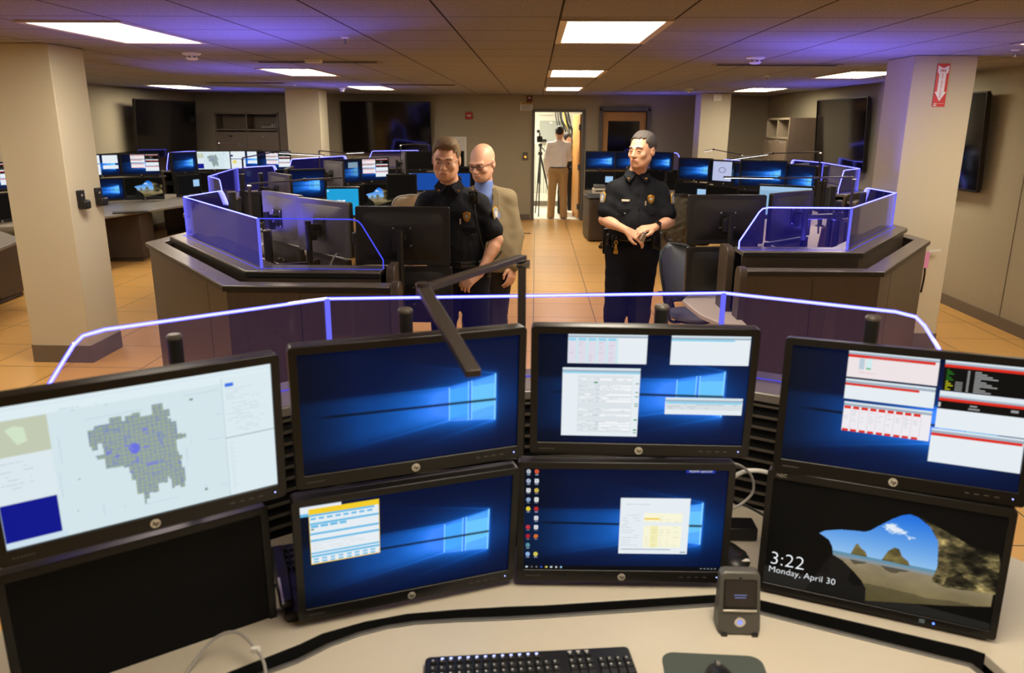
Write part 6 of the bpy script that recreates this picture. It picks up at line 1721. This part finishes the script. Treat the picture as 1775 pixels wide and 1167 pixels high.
MB().box((.02, -.001, .19), (.09, .002, .015)).box((.0, -.001, .16), (.16, .002, .006)).box((.0, -.001, .10), (.2, .002, .006)).build('printed_line', M_frame, pf, smooth=False)

# ------------------------------------------------------------------ cupboards
def cupboard_left():
    e = empty('wall_cupboard', (-5.56, 15.68, 0), 0, 'dark cupboard on the back wall at the far left, two open compartments above doors', 'cupboard')
    w, d, h = 1.24, .38, 2.04
    mb = MB(); z0 = 1.72
    mb.box((0, -.01, h / 2), (w, .02, h)); mb.box((0, -d / 2, h - .015), (w, d, .03)); mb.box((0, -d / 2, z0), (w, d, .03)); mb.box((0, -d / 2, .03), (w, d, .06))
    for x in (-w / 2 + .015, 0, w / 2 - .015): mb.box((x, -d / 2, h / 2), (.03, d, h - .002))
    mb.build('carcass', M_cup, e, bevel=.002)
    for s in (-1, 1):
        dr = MB().box((s * w / 4, -d - .01, .87), (w / 2 - .008, .02, 1.62)).build('door', M_cup, e, bevel=.003)
        MB().box((s * .31, -d - .028, 1.60), (.07, .018, .03)).build('handle', M_chrome, dr, bevel=.006)
    MB().box((w / 2 + .13, -d / 2, h / 2), (.24, d + .02, h)).build('side_column', M_cup, e, bevel=.003)
    return e
cupboard_left()
V, Q = sdf_mesh([('e', (0, 0, .03), (.16, .09, .035), None, .03), ('e', (.08, .0, .06), (.06, .06, .05), None, .03), ('e', (-.10, .0, .035), (.08, .06, .03), None, .03)], .008, cut=lambda X, Y, Z: -Z, noise_amp=.012)
cl = np_object('crumpled_bag', V, Q, mat('bag_clear_grey', '9B958C', .3), None); cl.location = (-5.16, 15.48, 1.737); tag(cl, 'crumpled grey plastic bag lying in the right compartment of the wall cupboard', 'bag')
def cupboard_right():
    e = empty('wall_cupboard', (4.44, 13.45, 0), 0, 'dark tall cupboard on the right wall with two open cubby holes', 'cupboard')
    d, L, h = .44, 1.25, 1.98; z0 = 1.66
    mb = MB()
    mb.box((-.01, 0, h / 2), (.02, L, h)); mb.box((-d / 2, 0, h - .015), (d, L, .03)); mb.box((-d / 2, 0, z0), (d, L, .03)); mb.box((-d / 2, 0, .03), (d, L, .06))
    for y in (-L / 2 + .015, 0, L / 2 - .015): mb.box((-d / 2, y, h / 2), (d, .03, h - .002))
    mb.build('carcass', mat('cupboard_edge', '7D705C', .5), e, bevel=.002)
    for s in (-1, 1):
        dr = MB().box((-d - .01, s * L / 4, .84), (.02, L / 2 - .008, 1.58)).build('door', M_cup, e, bevel=.003)
        MB().cyl((-d - .02, s * L / 4, 1.58), (-d - .045, s * L / 4, 1.58), .014).build('knob', M_chrome, dr)
    MB().box((-d / 2, -L / 2 - .012, h / 2), (d + .01, .022, h)).build('side_board', M_cup, e, bevel=.002)
cupboard_right()

# ------------------------------------------------------------------ chairs
def chair(loc, rz, label, m, frame=M_black, arms=True, s=1.0):
    e = empty('office_chair', loc, rz, label, 'chair', 'swivel office chairs')
    mb = MB(); a = np.linspace(0, 2 * PI, 5, endpoint=False)
    mb.cyl((0, 0, .07), (0, 0, .14), .035)
    for t in a: mb.bar((0, 0, .11), (.29 * math.cos(t), .29 * math.sin(t), .075), .04, .028)
    mb.build('star_base', frame, e, bevel=.006)
    for t in a:
        x, y = .29 * math.cos(t), .29 * math.sin(t)
        k = MB(); k.cyl((x - .018 * math.sin(t), y + .018 * math.cos(t), .031), (x - .006 * math.sin(t), y + .006 * math.cos(t), .031), .029, n=16)
        k.cyl((x + .018 * math.sin(t), y - .018 * math.cos(t), .031), (x + .006 * math.sin(t), y - .006 * math.cos(t), .031), .029, n=16); k.cyl((x, y, .035), (x, y, .08), .008)
        k.build('caster', frame, e)
    MB().cyl((0, 0, .13), (0, 0, .40), .022).box((0, 0, .415), (.20, .24, .045)).build('gas_post', frame, e, bevel=.004)
    V, Q = sdf_mesh([('e', (0, -.01, .47), (.25, .25, .045), None, .02)], .010, cut=lambda X, Y, Z: np.maximum(.43 - Z, np.abs(X) - .235)); np_object('seat', V, Q, m, e)
    # curved back: a shell with a rim
    nx, nz = 13, 15; vs = []
    def bp(u, v, o):
        wz = .225 * (1 - .35 * max(0, v - .55) ** 1.5 - .28 * max(0, .45 - v)) * (math.sqrt(max(0, 1 - max(0, (v - .80) / .205) ** 2)) if v > .80 else 1)
        return (u * wz, .21 + .05 * v + .06 * v * v - .07 * (u * u) * 1.0 + o, .56 + v * .50)
    for o in (0, .018):
        for j in range(nz):
            for i in range(nx): vs.append(bp(-1 + 2 * i / (nx - 1), j / (nz - 1), o))
    fs = []; K = nx * nz
    for j in range(nz - 1):
        for i in range(nx - 1):
            q = j * nx + i; fs += [(q, q + 1, q + nx + 1, q + nx), (K + q + nx, K + q + nx + 1, K + q + 1, K + q)]
    bd = [j * nx for j in range(nz)]; bd = list(range(nx)) + [j * nx + nx - 1 for j in range(1, nz)] + [(nz - 1) * nx + i for i in range(nx - 2, -1, -1)] + [j * nx for j in range(nz - 2, 0, -1)]
    for q in range(len(bd)):
        a_, b_ = bd[q], bd[(q + 1) % len(bd)]; fs.append((b_, a_, K + a_, K + b_))
    MB().add(vs, fs).build('backrest', m, e)
    rim = [Vector(bp(u, v, .009)) for u, v in [(-1, 0), (-1, .25), (-1, .5), (-1, .75), (-1, .88), (-1, .95), (-.6, .985), (0, .995), (.6, .985), (1, .95), (1, .88), (1, .75), (1, .5), (1, .25), (1, 0), (0, -.01)]]
    MB().tube(rim, .014, n=8, closed=True, sub=3).build('back_frame', frame, e)
    MB().tube([(0, .05, .42), (0, .20, .44), (0, .27, .55), (0, .29, .70)], .022, n=8).build('spine', frame, e)
    if arms:
        for sx in (-1, 1):
            MB().tube([(sx * .12, 0, .42), (sx * .26, .02, .44), (sx * .29, .03, .55), (sx * .29, .0, .66)], .014, n=8).build('arm_post', frame, e)
            V, Q = sdf_mesh([('c', (sx * .29, -.10, .675), (sx * .29, .12, .675), .035, .035, .01)], .008, cut=lambda X, Y, Z: np.abs(Z - .675) - .016); np_object('armrest', V, Q, frame, e)
    e.scale = (s, s, s)
    return e
M_mesh = mat('chair_mesh_grey', '8A9094', .7, bump=.3, bscale=500)
M_chairframe = mat('chair_frame_grey', '3B4247', .45)
chair((1.26, 6.0, 0), math.radians(38), 'grey mesh office chair at the right near console, behind the glossy lower monitor', M_mesh, M_chairframe, s=.89)
chair((1.30, 12.1, 0), math.radians(200), 'black office chair left of the standing officer, caster showing on the floor', M_black)
CH3 = chair((1.92, 9.75, 0), math.radians(155), 'office chair right of the officer with a dark olive coat over its back', M_black)
chair((-1.55, 9.35, 0), math.radians(205), 'beige office chair in the left cluster, left of the captain', mat('chair_beige', '9A8E7C', .7), mat('chair_frame_pale', '8A857E', .5))
chair((3.08, 7.15, 0), math.radians(120), 'dark round backed chair in the right cluster near the blue corner', M_black)
V, Q = sdf_mesh([('c', (-.22, .25, .98), (.22, .25, .98), .05, .05, .05), ('e', (0, .30, .74), (.24, .075, .28), None, .06), ('c', (-.22, .26, .95), (-.25, .22, .55), .055, .045, .05), ('c', (.22, .26, .95), (.27, .25, .52), .055, .045, .05)], .010, noise_amp=.010)
ct = np_object('coat', V, Q, mat('coat_olive', '3E392D', .85), None); ct.location = (1.92, 9.75, 0); ct.rotation_euler = (0, 0, math.radians(155)); tag(ct, 'dark olive coat hung over the chair right of the officer', 'coat')
# drawer towers left of the officer
for (x, y, w_, lab) in [(.99, 13.1, .27, 'tall narrow dark tower cabinet near the doorway, the left one'), (1.27, 12.85, .27, 'tall narrow dark tower cabinet behind the officer\'s arm')]:
    e = empty('tower_cabinet', (x, y, 0), math.radians(4), lab, 'cabinet', 'dark tower cabinets by the doorway')
    MB().box((0, 0, .355), (w_, .75, .68)).build('body', M_wood2, e, bevel=.03, seg=3)
    MB().box((0, -.377, .36), (w_ * .7, .012, .60)).build('door', M_wood, e, bevel=.006)
    MB().box((0, 0, .71), (w_ + .01, .77, .02)).build('top', M_black, e, bevel=.006)
e = empty('printer', (1.12, 13.75, .69), 0, 'small grey label printer on the far worktop near the doorway', 'printer')
MB().box((0, 0, .05), (.24, .24, .10)).build('body', M_desk, e, bevel=.012); MB().box((0, 0, .13), (.20, .2, .06)).build('lid', M_frame, e, bevel=.012); MB().box((0, -.122, .06), (.16, .006, .02)).build('paper_slot', M_black, e)
for (x, y, rz, lab) in [(-5.35, 10.2, .5, 'dark keyboard on the curved worktop right of the near left pillar'), (2.1, 11.2, -.7, 'dark keyboard on the white worktop right of the officer'), (-2.0, 10.9, .5, 'dark keyboard below the monitor with red barred windows'), (-5.75, 7.7, .9, 'dark keyboard on the worktop left of the near left pillar')]:
    k = empty('keyboard', (x, y, .69), rz, lab, 'keyboard')
    MB().box((0, 0, .010), (.44, .15, .02)).build('base', M_black, k, bevel=.005)
    mb = MB()
    for r_ in range(5):
        for i in range(18): mb.box((-.20 + i * .0235, .055 - r_ * .027, .023), (.018, .020, .006))
    mb.build('keys', M_frame, k, kind='stuff', smooth=False)
for (x, y, rz, lab) in [(2.25, 11.35, .2, 'papers scattered on the white worktop right of the officer'), (-1.9, 9.6, .4, 'white papers beside the beige chair in the left cluster')]:
    mb = MB()
    for k in range(4): mb.box((.05 * k - .07, .04 * (k % 2), .002 + .002 * k), (.21, .28, .0015), R=Rz(rz + .3 * k))
    tag(mb.build('papers', M_label, loc=(x, y, .69), smooth=False), lab, 'paper', kind='stuff')
o = MB().tube([(0, 0, .006), (.06, .02, .012), (.13, .0, .010), (.2, .03, .006)], .006, n=6).build('floor_cable_end', M_cable, loc=(-.27, 13.6, 0)); tag(o, 'short black cable end on the floor before the doorway', 'cable')

# ------------------------------------------------------------------ things in the doorway room
tr = empty('tripod', (.10, 16.55, 0), 0, 'black tripod standing in the open doorway', 'tripod')
for (x, y) in ((-.09, .25), (-.02, -.42), (.28, .18)):
    mb = MB().cyl((0, 0, 1.25), (x * .5, y * .5, .66), .018).cyl((x * .5, y * .5, .68), (x, y, .012), .012); mb.build('leg', M_black, tr)
MB().cyl((0, 0, 1.15), (0, 0, 1.44), .02).box((0, 0, 1.27), (.09, .09, .06)).ell((0, 0, 1.44), (.045, .045, .03)).build('head', M_black, tr, bevel=.003)
MB().bar((0, 0, 1.42), (.14, -.3, 1.28), .018, .018).build('pan_handle', M_black, tr)
vc = empty('video_camera', (.08, 16.55, 1.47), 0, 'shoulder sized black video camera on the tripod in the doorway', 'camera')
MB().box((0, 0, .09), (.11, .34, .12)).build('body', M_black, vc, bevel=.01)
MB().cyl((0, -.17, .1), (0, -.30, .1), .045, n=20).build('lens', M_black, vc); MB().cyl((0, -.30, .1), (0, -.33, .1), .058, n=20).build('lens_hood', M_blackmat, vc)
MB().tube([(0, -.12, .15), (0, -.10, .21), (0, .08, .21), (0, .12, .15)], .014, n=8).build('carry_handle', M_black, vc)
MB().box((-.03, -.08, .245), (.06, .11, .06)).cyl((.0, -.17, .20), (.0, -.04, .20), .02).build('viewfinder', M_black, vc, bevel=.008)
MB().box((.10, .02, .06), (.09, .02, .06)).build('side_screen', M_black, vc, bevel=.004)
el = empty('electrical_panel', (.34, 18.375, 1.70), 0, 'large grey metal electrical panel on the wall inside the doorway', 'panel')
MB().box((0, -.06, 0), (.50, .14, .46)).build('housing', M_green, el, bevel=.006); MB().box((0, -.135, 0), (.46, .012, .42)).build('door', M_green, el, bevel=.004); MB().box((0, -.143, .19), (.07, .004, .03)).build('nameplate', M_label, el)
o = MB().box((.22, 18.38, 2.13), (.30, .12, .14)).build('junction_box', M_white, bevel=.006); tag(o, 'white junction box above the grey electrical panel', 'box')
for k in range(6):
    x = .00 + .065 * k
    mb = MB().cyl((x, 18.40, .30), (x, 18.40, 1.42), .018, n=12); mb.box((x, 18.42, .8), (.05, .03, .02))
    tag(mb.build('conduit', mat('conduit_pale', 'B9BDAF', .45)), 'pale vertical conduit pipe below the grey electrical panel', 'pipe', 'conduits inside the doorway')
rs = random.Random(3)
for k in range(12):
    x = .60 + .016 * k; y = 17.35 + .1 * rs.random()
    b_ = rs.random() * .08
    pts = [(x - .30 + .1 * b_, y, 2.36), (x - .12, y, 2.22 - b_), (x - .02 - b_, y, 1.95), (x + .02 + b_, y + .03, 1.6), (x + .03 - b_ * .5, y, 1.2), (x + .05, y, .5)]
    if k in (2, 5): pts = [(x - .22, y, 2.36), (x - .20, y, 2.0), (x - .12, y, 1.72), (x, y, 1.55), (x + .04, y, 1.2), (x + .05, y, .5)]
    cable('black network cable hanging inside the open doorway' if k != 4 else 'yellow network cable hanging inside the open doorway', pts, .012, M_cable if k != 4 else mat('cable_yellow', 'B9A43A', .5), group='network cables hanging inside the doorway' if k != 4 else 'yellow network cables inside the doorway')
o = MB().box((.70, 16.35, .05), (.16, .35, .10)).build('white_box', M_white, bevel=.005); tag(o, 'low white box on the floor inside the doorway', 'box')
